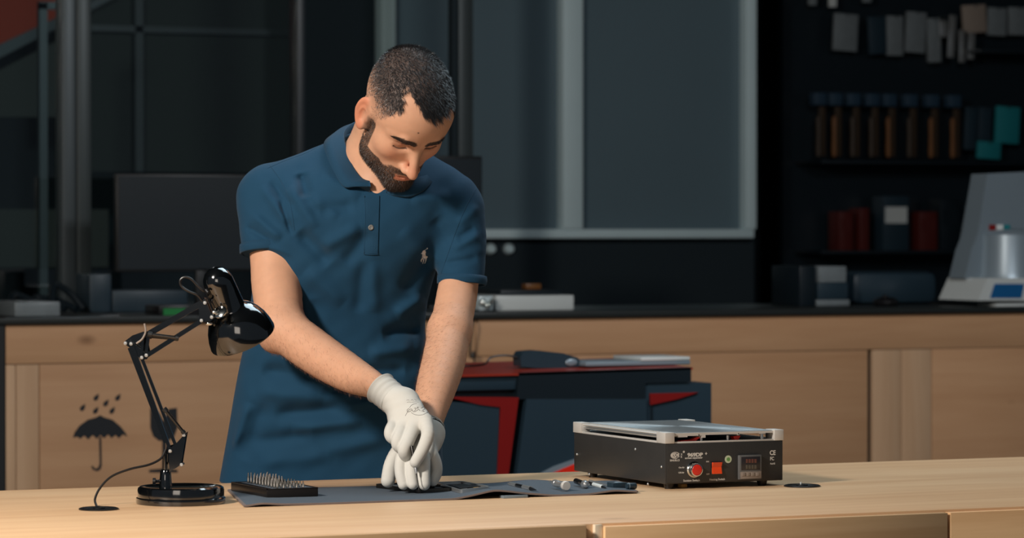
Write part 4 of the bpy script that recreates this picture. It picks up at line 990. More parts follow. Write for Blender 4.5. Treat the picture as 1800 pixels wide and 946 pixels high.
def head_field(p):
    """p in head coordinates (x picture-right, y forward, z up), metres"""
    x, y, z = p[:, 0], p[:, 1], p[:, 2]; ax_ = np.abs(x); s = np.stack([ax_, y, z], 1)
    d = elp(p, (.0015, -.014, .040), (.0785, .099, .0925))
    d = smin(d, elp(p, (.002, .028, .046), (.068, .064, .064)), .03)
    d = smin(d, elp(p, (0, .028, -.040), (.057, .062, .072)), .03)          # face mass
    d = smin(d, elp(s, (.045, .012, -.058), (.017, .030, .034)), .03)       # jaw angle
    d = smin(d, cap(s, (.044, .015, -.080), (.012, .072, -.104), .015, .014), .025)
    d = smin(d, elp(p, (0, .073, -.100), (.021, .019, .019)), .02)          # chin
    d = smin(d, elp(s, (.042, .055, -.016), (.018, .020, .018)), .03)      # cheek bones
    d = smin(d, cap(s, (.009, .084, .0255), (.030, .083, .030), .0090), .010)
    d = smin(d, cap(s, (.030, .081, .031), (.049, .062, .026), .0085, .007), .012)
    d = smin(d, elp(p, (0, .071, -.070), (.030, .021, .026)), .02)          # mouth mound
    d = smax(d, -elp(s, (.032, .0985, .007), (.0185, .0245, .0130)), .008)     # sockets
    eye = elp(s, (.0315, .0665, .009), (.0150, .0140, .0135))               # lids over the eyeball
    d = smin(d, eye, .004)
    # nose
    d = smin(d, cap(p, (0, .080, .020), (0, .109, -.034), .0078, .0092), .014)
    d = smin(d, elp(p, (0, .1120, -.0420), (.0098, .0112, .0090)), .008)
    d = smin(d, elp(s, (.0128, .0965, -.0425), (.0070, .0115, .0072)), .008)
    d = smax(d, -elp(s, (.0068, .1045, -.0510), (.0034, .0055, .0040)), .003)
    # lips
    d = smin(d, cap(s, (0, .0910, -.0675), (.0205, .0815, -.0705), .0036, .0018), .005)
    d = smin(d, cap(s, (0, .0908, -.0752), (.0180, .0820, -.0738), .0044, .0020), .006)
    d = smax(d, -cap(s, (0, .0965, -.0712), (.0225, .0855, -.0720), .0013, .0010), .003)
    # lid crease and lash line
    d = smax(d, -cap(s, (.019, .0815, .0012), (.0315, .0838, -.0022), .0008), .002)
    d = smax(d, -cap(s, (.0315, .0838, -.0022), (.0440, .0765, .0015), .0008), .002)
    # ears
    for sg in (-1, 1):
        c = np.array([sg*.0800, -.010, -.004]); e1 = np.array([0, -.16, 1.]); e1 /= np.linalg.norm(e1)
        e2 = np.array([sg*.50, -.86, 0.]); e2 -= e1*(e1@e2); e2 /= np.linalg.norm(e2); n3 = np.cross(e1, e2)
        q = p-c; u = q@e2; v = q@e1; w_ = q@n3
        fl = np.where(v < 0, 1+v*9, 1.0)
        rad = np.sqrt((u/(.0165*fl+1e-6))**2+(v/.0300)**2)+1e-9
        ring = np.sqrt(((rad-1)*.018)**2+(w_*1.0)**2)-.0044
        disc = np.maximum(elp(np.stack([u, v, w_], 1), (0, 0, 0), (.0160, .029, .0042)), -.002)
        disc = smax(disc, -elp(np.stack([u, v, w_+0*u], 1), (-.001, -.003, n3[0]*sg*.0055), (.0085, .0145, .0052)), .003)
        lobe = elp(np.stack([u, v, w_], 1), (-.004, -.0265, 0), (.0075, .0090, .0045))
        rootb = cap(p, (sg*.070, .004, .016), (sg*.070, .006, -.022), .0075)
        ear = smin(smin(smin(ring, disc, .004), lobe, .006), rootb, .008)
        trag = elp(p, (sg*.0765, .006, -.006), (.004, .005, .007)); ear = smin(ear, trag, .004)
        d = smin(d, ear, .006)
    return d

ARM_A = [(470, 348, 6.70, .050), (480, 445, 6.665, .0455), (486, 505, 6.63, .0478), (494, 570, 6.57, .0440)]
FORE_A = [(500, 580, 6.56, .0430), (560, 623, 6.495, .0415), (615, 657, 6.425, .0355), (658, 678, 6.362, .0250), (690, 702, 6.325, .0190)]
ARM_B = [(808, 380, 6.69, .042), (809, 470, 6.66, .0372), (803, 520, 6.63, .0392), (792, 578, 6.57, .0395)]
FORE_B = [(789, 585, 6.565, .0400), (780, 635, 6.50, .0412), (766, 684, 6.43, .0375), (757, 722, 6.38, .0305), (752, 752, 6.34, .0245), (746, 775, 6.30, .018)]
SEC = np.array([  # picture y, left, right edge of the shirt, centre depth, half depth
    (880, 380, 780, 6.80, .128), (845, 386, 779, 6.80, .127), (800, 394, 778, 6.80, .126), (750, 403, 775, 6.79, .125), (700, 411, 768, 6.78, .124), (650, 420, 757, 6.77, .121),
    (600, 431, 748, 6.76, .119), (560, 437, 747, 6.75, .119), (520, 443, 753, 6.74, .121), (480, 446, 765, 6.725, .124), (440, 448, 780, 6.715, .128), (400, 449, 797, 6.705, .127),
    (360, 452, 812, 6.70, .121), (330, 464, 812, 6.70, .111), (305, 492, 795, 6.71, .097), (285, 532, 762, 6.72, .082), (268, 575, 725, 6.73, .066), (255, 610, 700, 6.73, .045)], float)[::-1]
SZ = np.array([Q(600, r[0], r[3])[2] for r in SEC])
SX0 = np.array([Q(r[1], r[0], r[3])[0] for r in SEC]); SX1 = np.array([Q(r[2], r[0], r[3])[0] for r in SEC])
ZG = np.linspace(.70, 1.75, 600); _k = np.exp(-(np.arange(-40, 41)/13.0)**2); _k /= _k.sum()
def _smooth(a):
    o = np.argsort(SZ); g = np.interp(ZG, SZ[o], np.asarray(a)[o]); return np.convolve(np.pad(g, 40, mode='edge'), _k, 'valid')
SG = [_smooth((SX0+SX1)/2), _smooth((SX1-SX0)/2), _smooth(SEC[:, 3]), _smooth(SEC[:, 4])]
def torso(P, off=0.0):
    z = P[:, 2]; I = lambda g: np.interp(z, ZG, g)
    cx_, a_ = I(SG[0]), I(SG[1])+off; cy_, b_ = I(SG[2]), I(SG[3])+off
    n = 2.35; k = ((np.abs(P[:, 0]-cx_)/a_)**n+(np.abs(P[:, 1]-cy_)/b_)**n)**(1/n)
    d = (k-1)*np.minimum(a_, b_)*.92
    d = smax(d, z-(SZ.max()+off), .03)
    d = smin(d, cap(P, Q(642, 272, 6.735), Q(484, 330, 6.70), .047+off, .046+off), .04)
    d = smin(d, cap(P, Q(688, 282, 6.725), Q(798, 348, 6.69), .046+off, .043+off), .04)
    return d
def body_field(P):
    d = smin(torso(P, -.024), cap(P, Q(652, 285, 6.665), Q(664, 345, 6.635), .046), .03)
    d = smin(d, chain(P, ARM_A), .03); fa = smin(chain(P, FORE_A), elp(P, Q(480, 596, 6.575), (.022, .022, .022)), .03)
    d = smin(d, fa, .022)
    d = smin(d, chain(P, ARM_B), .03); d = smin(d, chain(P, FORE_B), .022)
    neck = cap(P, Q(657, 300, 6.69), fromhead(np.array([0, -.030, -.045])), .058, .052)
    neck = smin(neck, cap(P, Q(655, 262, 6.715), fromhead(np.array([0, -.055, .0])), .050, .052), .03)
    d = smin(d, neck, .03)
    m = np.linalg.norm(P-HT, axis=1) < .20
    if m.any(): d[m] = smin(d[m], head_field(tohead(P[m])), .014)
    return d
ZC = Q(650, 356, 6.6)[2]
vH, qH = sdf_mesh(body_field, (-.42, 6.36, ZC), (-.04, 6.84, 1.80), .0016)
def below(P): return body_field(P)
vB, qB = sdf_mesh(below, (-.60, 6.22, .86), (.04, 6.94, ZC+.0016*0), .0036)
def to_world_local(o, V_):
    return V_-np.array([MANX, MAND, 0])
MANX, MAND = -.30, 6.75
man = thing('person', 'man in a navy polo shirt and white gloves bending over the worktop', 'person', Wp(MANX, MAND, 0), -TH)
def mk(name, V_, Q_, m, parent, tint=None, label=None, sub=None, smooth=True):
    me = bpy.data.meshes.new(name); L_ = V_-np.array([MANX, MAND, 0])
    if isinstance(Q_, list): me.from_pydata(L_.tolist(), [], Q_)
    else:
        k = Q_.shape[1]; me.vertices.add(len(L_)); me.vertices.foreach_set('co', L_.astype(np.float32).ravel())
        me.loops.add(Q_.size); me.loops.foreach_set('vertex_index', Q_.astype(np.int32).ravel())
        me.polygons.add(len(Q_)); me.polygons.foreach_set('loop_start', np.arange(0, Q_.size, k, dtype=np.int32))
        me.update(calc_edges=True); me.validate()
    me.polygons.foreach_set('use_smooth', [smooth]*len(me.polygons))
    if tint is not None:
        at = me.color_attributes.new('tint', 'FLOAT_COLOR', 'POINT'); at.data.foreach_set('color', np.concatenate([tint, np.ones((len(tint), 1))], 1).astype(np.float32).ravel())
    o = bpy.data.objects.new(name, me); COL.objects.link(o); o.parent = parent
    me.materials.append(M[m]); 
    if label: o['label'] = label
    return o
def attrmat(name, rough, sss=.0, bump=.15, bscale=700, spec=.4, var=.05, sheen=0):
    m, N, L, P = newmat(name)
    a = N.new('ShaderNodeAttribute'); a.attribute_name = 'tint'
    tc = N.new('ShaderNodeTexCoord'); n = N.new('ShaderNodeTexNoise'); n.inputs['Scale'].default_value = 55; n.inputs['Detail'].default_value = 6; L.new(tc.outputs['Object'], n.inputs[0])
    hv = N.new('ShaderNodeHueSaturation'); mr = N.new('ShaderNodeMapRange'); mr.inputs[3].default_value = 1-var*2; mr.inputs[4].default_value = 1+var*2
    L.new(n.outputs[0], mr.inputs[0]); L.new(mr.outputs[0], hv.inputs['Value']); L.new(a.outputs['Color'], hv.inputs['Color']); L.new(hv.outputs[0], P.inputs['Base Color'])
    P.inputs['Roughness'].default_value = rough; P.inputs['Specular IOR Level'].default_value = spec; P.inputs['Sheen Weight'].default_value = sheen
    if sss:
        P.inputs['Subsurface Weight'].default_value = sss; P.inputs['Subsurface Scale'].default_value = .006; P.inputs['Subsurface Radius'].default_value = (1, .35, .2)
    n2 = N.new('ShaderNodeTexNoise'); n2.inputs['Scale'].default_value = bscale; n2.inputs['Detail'].default_value = 3; L.new(tc.outputs['Object'], n2.inputs[0])
    b = N.new('ShaderNodeBump'); b.inputs['Strength'].default_value = bump; b.inputs['Distance'].default_value = .0008; L.new(n2.outputs[0], b.inputs['Height']); L.new(b.outputs[0], P.inputs['Normal'])
    return m
M['skin'] = attrmat('skin', .56, .12, spec=.35)
SKIN = np.array(srgb(208, 158, 128)[:3]); SC_ = np.array(srgb(76, 76, 78)[:3]); DARK = np.array(srgb(40, 30, 26)[:3]); LIP = np.array(srgb(194, 122, 96)[:3]); RED = np.array(srgb(206, 128, 98)[:3])

def scalp_mask(p):
    """(amount of hair cover 0..1, top-ness 0..1) at head points"""
    xs = p[:, 0]-.008*ss(p[:, 1], .03, .07); x, y, z = np.abs(xs), p[:, 1], p[:, 2]
    wob = .0022*np.sin(p[:, 0]*420+p[:, 2]*130)+.0018*np.sin(p[:, 1]*510+p[:, 0]*90)
    hl = np.interp(x, [0, .012, .025, .036, .046, .056, .064, .072], [.082, .084, .092, .108, .106, .080, .050, .020])
    hl = np.where(xs > 0, np.interp(x, [0, .012, .025, .036, .046, .056, .064, .072], [.082, .082, .084, .088, .090, .076, .048, .020]), hl)
    front = ss(z+wob-hl, -.001, .005)
    yb = np.interp(z, [-.03, .0, .02, .045, .075], [.024, .024, .030, .046, .060])   # front limit on the temples
    side = ss(yb-y+wob, -.003, .003)*ss(z, -.02, -.005)
    m = np.where(y > .02, np.where(x > .052, np.minimum(np.maximum(front, side*ss(x, .052, .058)), 1), front), 1.0)
    m = np.where((x > .055) & (y > .02), np.minimum(m, side), m)
    m = m*ss(z, -.045, -.01)
    top = ss(z-.25*np.maximum(x-.03, 0)/.04*.12, .050, .088)
    fade = ss(z, .026, .082)
    return m, top, fade
def beard_mask(p):
    x, y, z = np.abs(p[:, 0]), p[:, 1], p[:, 2]
    wob = .0015*np.sin(p[:, 0]*500+p[:, 2]*300)
    up = np.interp(x, [0, .014, .022, .034, .046, .054, .060, .066], [-.0775, -.077, -.066, -.060, -.062, -.052, -.036, .004])   # upper limit
    jaw = ss(up+wob-z, -.003, .003)
    burn = ss(.029-y, -.002, .003)*ss(y, .002, .008)*ss(.006-z, -.006, .004)*(x > .052)
    cheek = np.where((x > .050) & (z > -.055), burn, jaw)
    low = ss(z+.128-.0*y, -.004, .006)*ss(y-(-.010-.25*(z+.06)), -.006, .010)
    m = cheek*low
    m = np.maximum(m, ss(.0335-x, -.002, .003)*ss(z, -.0660, -.0635)*ss(-.0510+.05*x-z, -.001, .003)*ss(y, .070, .076))     # moustache
    m = np.maximum(m, ss(.036-x, -.002, .002)*ss(x, .0235, .0265)*ss(-.052-z, -.001, .003)*ss(y, .060, .066))
    lip = ss(.0205-x, -.002, .002)*ss(z, -.0815, -.0785)*ss(-.0665-z, -.001, .001)*(y > .07)
    on = (np.abs(head_field(p)) < .0035); return m*(1-lip)*on, lip*on
def brow_mask(p):
    x, y, z = np.abs(p[:, 0]), p[:, 1], p[:, 2]
    zc_ = np.interp(x, [.009, .025, .040, .054], [.0245, .0290, .0310, .0240]); hw = np.interp(x, [.007, .012, .035, .050, .056], [.0, .0066, .0060, .0040, .0])
    return ss(hw-np.abs(z-zc_), -.0008, .0012)*(y > .045)*(hw > 0)
def skin_tint(V_):
    p = tohead(V_); T = np.tile(SKIN, (len(V_), 1)); near = (np.linalg.norm(p-np.array([0, 0, 0]), axis=1) < .19) & (p[:, 2] > -.14)
    q = p[near]; t = T[near]; mix = lambda t, c, a: t*(1-a[:, None])+c*a[:, None]
    ck = np.exp(-((np.abs(q[:, 0])-.042)/.016)**2-((q[:, 2]+.02)/.02)**2)*(q[:, 1] > .03); t = mix(t, RED, .45*ck)
    ns = np.exp(-(q[:, 0]/.012)**2-((q[:, 2]+.033)/.014)**2)*(q[:, 1] > .09); t = mix(t, RED, .5*ns)
    er = ss(np.abs(q[:, 0]), .076, .084)*(np.abs(q[:, 2]) < .05); t = mix(t, RED, .75*er)
    so = np.exp(-((np.abs(q[:, 0])-.032)/.014)**2-((q[:, 2]-.010)/.010)**2)*(q[:, 1] > .05); t = mix(t, RED*.8, .4*so)
    m, top, fade = scalp_mask(q); t = mix(t, SC_*.75, m*(.14+.74*fade)*(1-ss(np.abs(q[:, 0]), .079, .083)))
    b, lip = beard_mask(q); t = mix(t, DARK*1.6, .72*b*(1-er)); t = mix(t, LIP, lip)
    t = mix(t, DARK, .8*brow_mask(q))
    # lashes: dark line under the lowered lids
    ax_ = np.abs(q[:, 0]); zl_ = np.interp(ax_, [.018, .025, .0315, .038, .045], [.0015, -.0012, -.0022, -.0012, .0020])
    la = ss(.0012-np.abs(q[:, 2]-zl_), -.0006, .0006)*ss(ax_, .017, .019)*ss(.046-ax_, -.001, .001)*(q[:, 1] > .068); t = mix(t, DARK, .85*la)
    for mx_, mz_, r_ in ((-.0165, .058, .0017), (-.038, .037, .001)):
        mo = ss(r_-np.hypot(q[:, 0]-mx_, q[:, 2]-mz_), -.0006, .0004)*(q[:, 1] > .05); t = mix(t, DARK*1.5, mo*.8)
    T[near] = t; return T
nH = nrm(vH, qH)
body = mk('body', np.concatenate([vH, vB]), np.concatenate([qH, qB+len(vH)]), 'skin', man, np.concatenate([skin_tint(vH), np.tile(SKIN, (len(vB), 1))]))

# ---------------------------------------------------------------- hair, beard, eyebrows, arm hair: real strands
def sample(V_, Q_, N_, n, rng):
    a = np.linalg.norm(np.cross(V_[Q_[:, 2]]-V_[Q_[:, 0]], V_[Q_[:, 3]]-V_[Q_[:, 1]]), axis=1); f = rng.choice(len(Q_), n, p=a/a.sum())
    u, v = rng.random(n)[:, None], rng.random(n)[:, None]; q = Q_[f]
    bl_ = lambda A: (A[q[:, 0]]*(1-u)+A[q[:, 1]]*u)*(1-v)+(A[q[:, 3]]*(1-u)+A[q[:, 2]]*u)*v
    nn = bl_(N_); return bl_(V_), nn/(np.linalg.norm(nn, axis=1)[:, None]+1e-9)
def strands(name, P_, N_, D_, Ln, wd, m, rng, parent, bend=.5, label=None):
    n = len(P_); D_ = D_-N_*((D_*N_).sum(1)[:, None]).clip(None, 0); D0 = D_/(np.linalg.norm(D_, axis=1)[:, None]+1e-9)
    d1 = N_*bend+D0*(1-bend)+rng.normal(0, .16, (n, 3)); d1 /= np.linalg.norm(d1, axis=1)[:, None]
    d2 = d1*.55+D0*.6; d2 /= np.linalg.norm(d2, axis=1)[:, None]; Ln = Ln[:, None]
    b = P_-N_*.0004; mid = b+d1*Ln*.5; tip = mid+d2*Ln*.5
    sd = np.cross(d1, N_+rng.normal(0, .5, (n, 3))); sd /= np.linalg.norm(sd, axis=1)[:, None]+1e-9; sd *= (wd/2)
    V_ = np.stack([b-sd, b+sd, mid+sd*.8, mid-sd*.8, tip], 1).reshape(-1, 3); i = np.arange(n)*5
    T_ = np.concatenate([np.stack([i, i+1, i+2], 1), np.stack([i, i+2, i+3], 1), np.stack([i+3, i+2, i+4], 1)])
    return mk(name, V_, T_, m, parent, label=label)
def hairmat(name, col, col2, rough=.35):
    m, N, L, P = newmat(name); tc = N.new('ShaderNodeTexCoord'); n = N.new('ShaderNodeTexNoise'); n.inputs['Scale'].default_value = 700; L.new(tc.outputs['Object'], n.inputs[0])
    cr = N.new('ShaderNodeValToRGB'); cr.color_ramp.elements[0].position = .35; cr.color_ramp.elements[0].color = col; cr.color_ramp.elements[1].position = .7; cr.color_ramp.elements[1].color = col2
    L.new(n.outputs[0], cr.inputs[0]); L.new(cr.outputs[0], P.inputs['Base Color']); P.inputs['Roughness'].default_value = rough; P.inputs['Specular IOR Level'].default_value = .6; return m
M['hair'] = hairmat('dark_hair', srgb(20, 21, 23), srgb(58, 60, 64), .34)
M['beard'] = hairmat('dark_brown_beard', srgb(22, 16, 14), srgb(62, 44, 35), .45)
M['armhair'] = hairmat('light_brown_arm_hair', srgb(84, 52, 32), srgb(134, 88, 56), .5)
rng = np.random.default_rng(5)
HB = lambda v: np.asarray(v) @ HM.T
P_, N_ = sample(vH, qH, nH, 190000, rng); hp = tohead(P_)
sel = (hp[:, 2] > -.05); P_, N_, hp = P_[sel], N_[sel], hp[sel]
m_, top_, fade_ = scalp_mask(hp); notear = (np.abs(hp[:, 0]) < .0775)
dens = m_*notear*(.10+.90*fade_)*np.where(top_ > .5, .72+.28*ss(hp[:, 1], .02, .06), .85)
k = rng.random(len(P_)) < dens; P1, N1, h1, t1, f1 = P_[k], N_[k], hp[k], top_[k], fade_[k]
frontness = ss(h1[:, 1], .035, .080)*t1
Ln = .0026+.0026*f1+.0044*t1+.0090*frontness; Ln *= rng.uniform(.7, 1.25, len(Ln))
flow = np.stack([-.25*h1[:, 0]*8*t1+rng.normal(0, .12, len(h1)), np.full(len(h1), 1.0)*(.35+.65*t1), -.9*(1-t1)-.15*t1], 1)
strands('hair', P1, N1, HB(flow), Ln, .00048, 'hair', rng, man, .50, 'short dark cropped hair')
b_, lip_ = beard_mask(hp); P0_, N0_ = sample(vH, qH, nH, 260000, rng); h0 = tohead(P0_); sl = (h0[:, 2] < .02) & (h0[:, 2] > -.14) & (h0[:, 1] > -.03); P0_, N0_, h0 = P0_[sl], N0_[sl], h0[sl]
b_, lip_ = beard_mask(h0); k = rng.random(len(P0_)) < b_*.9*(np.abs(h0[:, 0]) < .074)
P2, N2, h2 = P0_[k], N0_[k], h0[k]; chin = ss(-h2[:, 2], .05, .10)
fl = np.stack([np.sign(h2[:, 0])*.15, .15+.25*chin, -np.ones(len(h2))], 1)
strands('beard', P2, N2, HB(fl), (.0030+.0042*chin)*rng.uniform(.7, 1.2, len(h2)), .00036, 'beard', rng, man, .42, 'short trimmed dark beard and moustache')
P0_, N0_ = sample(vH, qH, nH, 400000, rng); h0 = tohead(P0_); k = rng.random(len(P0_)) < brow_mask(h0)*1.0; P3, N3, h3 = P0_[k], N0_[k], h0[k]
strands('eyebrows', P3, N3, HB(np.stack([np.sign(h3[:, 0]), -.1*np.ones(len(h3)), .25*np.ones(len(h3))], 1)), .0055*rng.uniform(.7, 1.1, len(h3)), .00035, 'hair', rng, man, .25, 'thick dark eyebrows')
nB = nrm(vB, qB); P_, N_ = sample(vB, qB, nB, 110000, rng)
fa, fb = chain(P_, FORE_A), chain(P_, FORE_B)
def armdens(P_, f_, A_, r0):
    a, b = Q(*A_[0][:3]), Q(*A_[3][:3]); t = ((P_-a)@(b-a))/((b-a)@(b-a)); return (np.abs(f_) < .022)*ss(t, -.5, .15)*ss(1.12-t, 0, .1), (b-a)
dA, vA = armdens(P_, fa, FORE_A, 0); dB, vB_ = armdens(P_, fb, FORE_B, 0)
k = rng.random(len(P_)) < .5*np.maximum(dA, dB); P4, N4 = P_[k], N_[k]; isA = dA[k] > dB[k]; print('arm hairs', k.sum())
fl = np.where(isA[:, None], vA/np.linalg.norm(vA)+np.array([-.2, 0, -.9]), vB_/np.linalg.norm(vB_)+np.array([-.7, 0, .1]))
strands('arm_hair', P4, N4, fl,   .0085*rng.uniform(.6, 1.2, len(P4)), .00022, 'armhair', rng, man, .06)

# ---------------------------------------------------------------- polo shirt
FOLD = [  # x0, y0, x1, y1 (picture), half width px, height mm
    (455, 320, 512, 400, 9, 3.0), (436, 372, 500, 425, 9, 3.2), (470, 312, 520, 372, 7, -2.2), (428, 395, 480, 428, 6, -2.2), (490, 345, 516, 420, 5, -3.0),
    (528, 300, 541, 352, 11, -6.0), (505, 320, 560, 410, 10, 3.0), (560, 300, 640, 350, 13, 3.2), (556, 372, 628, 360, 12, -3.5), (545, 345, 600, 385, 9, 2.5),
    (520, 400, 585, 470, 14, -6.0), (560, 440, 640, 395, 12, 4.0), (600, 470, 655, 400, 13, -4.0), (530, 470, 610, 540, 16, 4.0), (545, 520, 560, 600, 14, -3.0),
    (640, 450, 628, 560, 12, -3.0), (655, 450, 660, 560, 12, 3.0), (700, 520, 760, 440, 14, -4.0), (690, 560, 752, 520, 12, 4.5), (665, 590, 745, 575, 12, -5.0),
    (640, 625, 735, 610, 12, 4.5), (620, 655, 720, 650, 11, -4.0), (450, 650, 560, 662, 14, -4.5), (440, 690, 580, 700, 15, 4.5), (470, 730, 620, 716, 12, -5.0),
    (500, 757, 650, 738, 12, 5.0), (430, 780, 560, 762, 14, -4.0), (560, 795, 690, 770, 14, 4.0), (440, 815, 600, 800, 14, 3.0), (600, 720, 680, 700, 10, 4.0),
    (560, 690, 650, 675, 9, -4.0), (405, 800, 440, 700, 10, 3.0), (425, 820, 470, 700, 12, -3.0),
    (800, 400, 846, 360, 9, 2.0), (790, 440, 850, 410, 8, 2.6), (778, 466, 845, 452, 7, -2.6), (800, 425, 838, 396, 7, -2.4), (760, 380, 800, 430, 12, -2), (715, 350, 800, 345, 14, 2.2), (700, 400, 760, 460, 16, 2.0)]
def folds(P):
    px, py = topix(P); s = np.zeros(len(P)); fr = P[:, 1] < 6.745
    q = np.stack([px, py], 1)[fr]; o = np.zeros(len(q))
    for x0, y0, x1, y1, w_, h in FOLD:
        a = np.array([x0, y0]); d = np.array([x1-x0, y1-y0], float); t = (q-a)@d/(d@d); tc_ = np.clip(t, 0, 1)
        dist = np.linalg.norm(q-a-tc_[:, None]*d, axis=1); o += h*.0021*np.exp(-(dist/w_)**2)*ss(np.sin(np.clip(tc_, .08, .92)*math.pi), .05, .8)
    o += .0006*np.sin(q[:, 0]*.11+q[:, 1]*.05)*np.sin(q[:, 1]*.09)
    s[fr] = o*ss(6.745-P[fr, 1], 0, .04); return s
SLA = [(468, 348, 6.70, .0580), (471, 395, 6.685, .0550), (473, 440, 6.667, .0520), (475, 475, 6.652, .052)]
SLB = [(802, 380, 6.68, .0560), (811, 430, 6.67, .0485), (811, 485, 6.655, .0440), (810, 515, 6.64, .0435)]
def cutplane(P, o, n): n = n/np.linalg.norm(n); return (P-o)@n
oA = Q(473, 443, 6.667); nA = Q(474, 500, 6.645)-Q(471, 400, 6.685); oB = Q(812, 498, 6.652); nBv = Q(809, 520, 6.63)-Q(813, 430, 6.67)
nA = np.array([.004, -.020, -.11]); nBv = np.array([-.003, -.012, -.10]); 
HEM = .897
def shirt_field(P):
    d = torso(P)
    a = smax(chain(P, SLA), cutplane(P, oA, nA), .004); b = smax(chain(P, SLB), cutplane(P, oB, nBv), .004)
    a = smax(a, -(chain(P, ARM_A)-.002)-np.maximum(-cutplane(P, oA, nA)-.008, 0)*3, .002)
    b = smax(b, -(chain(P, ARM_B)-.002)-np.maximum(-cutplane(P, oB, nBv)-.008, 0)*3, .002)
    d = smin(d, a, .028); d = smin(d, b, .028)
    d = d-folds(P)
    d = smax(d, HEM+.004*np.sin(P[:, 0]*18)-P[:, 2], .004)
    # neck opening and the open placket
    d = smax(d, -cap(P, Q(655, 268, 6.70), Q(664, 200, 6.64), .062), .006)
    d = smax(d, -cap(P, Q(650, 296, 6.60), Q(663, 336, 6.575), .030, .011), .004)
    # side vent of the hem at the left
    d = smax(d, -cap(P, Q(411, 862, 6.69), Q(404, 838, 6.69), .010, .003), .002)
    return d
vS, qS = sdf_mesh(shirt_field, (-.62, 6.54, .88), (.03, 6.96, 1.60), .0026)
def clothmat(name, col, bs=1500, bump=.45, sheen=.1, rough=.85):
    m, N, L, P = newmat(name); tc = N.new('ShaderNodeTexCoord')
    v = N.new('ShaderNodeTexVoronoi'); v.inputs['Scale'].default_value = bs; L.new(tc.outputs['Object'], v.inputs['Vector'])
    b = N.new('ShaderNodeBump'); b.inputs['Strength'].default_value = bump; b.inputs['Distance'].default_value = .0006; L.new(v.outputs['Distance'], b.inputs['Height'])
    n = N.new('ShaderNodeTexNoise'); n.inputs['Scale'].default_value = 9; n.inputs['Detail'].default_value = 5; L.new(tc.outputs['Object'], n.inputs[0])
    hv = N.new('ShaderNodeHueSaturation'); hv.inputs['Color'].default_value = col; mr = N.new('ShaderNodeMapRange'); mr.inputs[3].default_value = .93; mr.inputs[4].default_value = 1.07
    L.new(n.outputs[0], mr.inputs[0]); L.new(mr.outputs[0], hv.inputs['Value']); L.new(hv.outputs[0], P.inputs['Base Color']); L.new(b.outputs[0], P.inputs['Normal'])
    P.inputs['Roughness'].default_value = rough; P.inputs['Sheen Weight'].default_value = sheen; P.inputs['Sheen Roughness'].default_value = .4; P.inputs['Specular IOR Level'].default_value = .25; return m
M['polo'] = clothmat('navy_pique', srgb(22, 62, 88)); M['polo_dark'] = clothmat('navy_knit_edge', srgb(22, 60, 85), sheen=.1)
M['button'] = mat('shirt_button', srgb(110, 108, 104), .35); M['glove'] = clothmat('white_knit_glove', srgb(208, 206, 199), 1100, .5, .15, .8); M['cuff'] = clothmat('grey_white_knit_cuff', srgb(205, 204, 198), 1300, .8, .1, .9)
M['emb'] = clothmat('white_embroidery', srgb(236, 236, 232), 2500, .6); M['print'] = mat('grey_glove_print', srgb(110, 106, 102), .7); M['denim'] = clothmat('dark_teal_denim', srgb(20, 52, 66), 1500, .5)
shirt = mk('polo_shirt', vS, qS, 'polo', man)
bvS = BVHTree.FromPolygons([tuple(v) for v in vS], [tuple(int(i) for i in q) for q in qS])
def hit(bv, px, py, dmin=0):
    r = ray(px, py); L0 = np.linalg.norm(r); loc, n, i, ds = bv.ray_cast(Vector((0, 0, CZ)), Vector(r/L0))
    return (np.array(loc), r/L0) if loc is not None else (None, r/L0)
def patch(bv, quad, nu, nv, th, name, m, parent, lift=.0006, label=None):
    """cloth piece laid on a surface: quad of picture points, given thickness"""
    A = np.array(quad, float); F0 = []; F1 = []
    for j in range(nv+1):
        for i in range(nu+1):
            u, v = i/nu, j/nv; p = (A[0]*(1-u)+A[1]*u)*(1-v)+(A[3]*(1-u)+A[2]*u)*v
            h, r = hit(bv, *p)
            if h is None: h = Q(p[0], p[1], 6.6)
            F0.append(h+r*.0015); F1.append(h-r*(lift+th))
    n1 = nu+1; N0 = len(F0); Fc = []
    for j in range(nv):
        for i in range(nu):
            a = j*n1+i; Fc += [(a, a+n1, a+n1+1, a+1), (N0+a, N0+a+1, N0+a+n1+1, N0+a+n1)]
    bd = [i for i in range(n1)]+[j*n1+nu for j in range(1, nv+1)]+[nv*n1+i for i in range(nu-1, -1, -1)]+[j*n1 for j in range(nv-1, 0, -1)]
    Fc += [(bd[k_], bd[(k_+1) % len(bd)], N0+bd[(k_+1) % len(bd)], N0+bd[k_]) for k_ in range(len(bd))]
    return mk(name, np.array(F0+F1), Fc, m, parent, label=label, smooth=False)
def onto(bv, pts, wd, th, mbx=None):
    mbx = mbx or MB(); P_ = []
    for p in pts:
        h, r = hit(bv, *p)
        if h is not None: P_.append(h-r*th)
    if len(P_) > 1: mbx.tube(P_, wd/2, 6)
    return mbx
def sub(mbx, name, m, parent, label=None): return mk(name, np.concatenate(mbx.v), mbx.f, m, parent, label=label)
dense = lambda pts, n=10: [tuple(q[:2]) for q in spl([(x, y, 0) for x, y in pts], n)]
patch(bvS, [(641, 347), (667, 344), (664, 446), (641, 447)], 5, 26, .0018, 'placket', 'polo_dark', shirt)
sub(onto(bvS, dense([(640, 344), (642, 370), (641, 410), (640, 447)]), .0018, .002), 'placket_edge', 'polo', shirt)
sub(onto(bvS, dense([(640, 447), (652, 448), (665, 447)]), .0016, .002), 'placket_hem', 'polo', shirt)
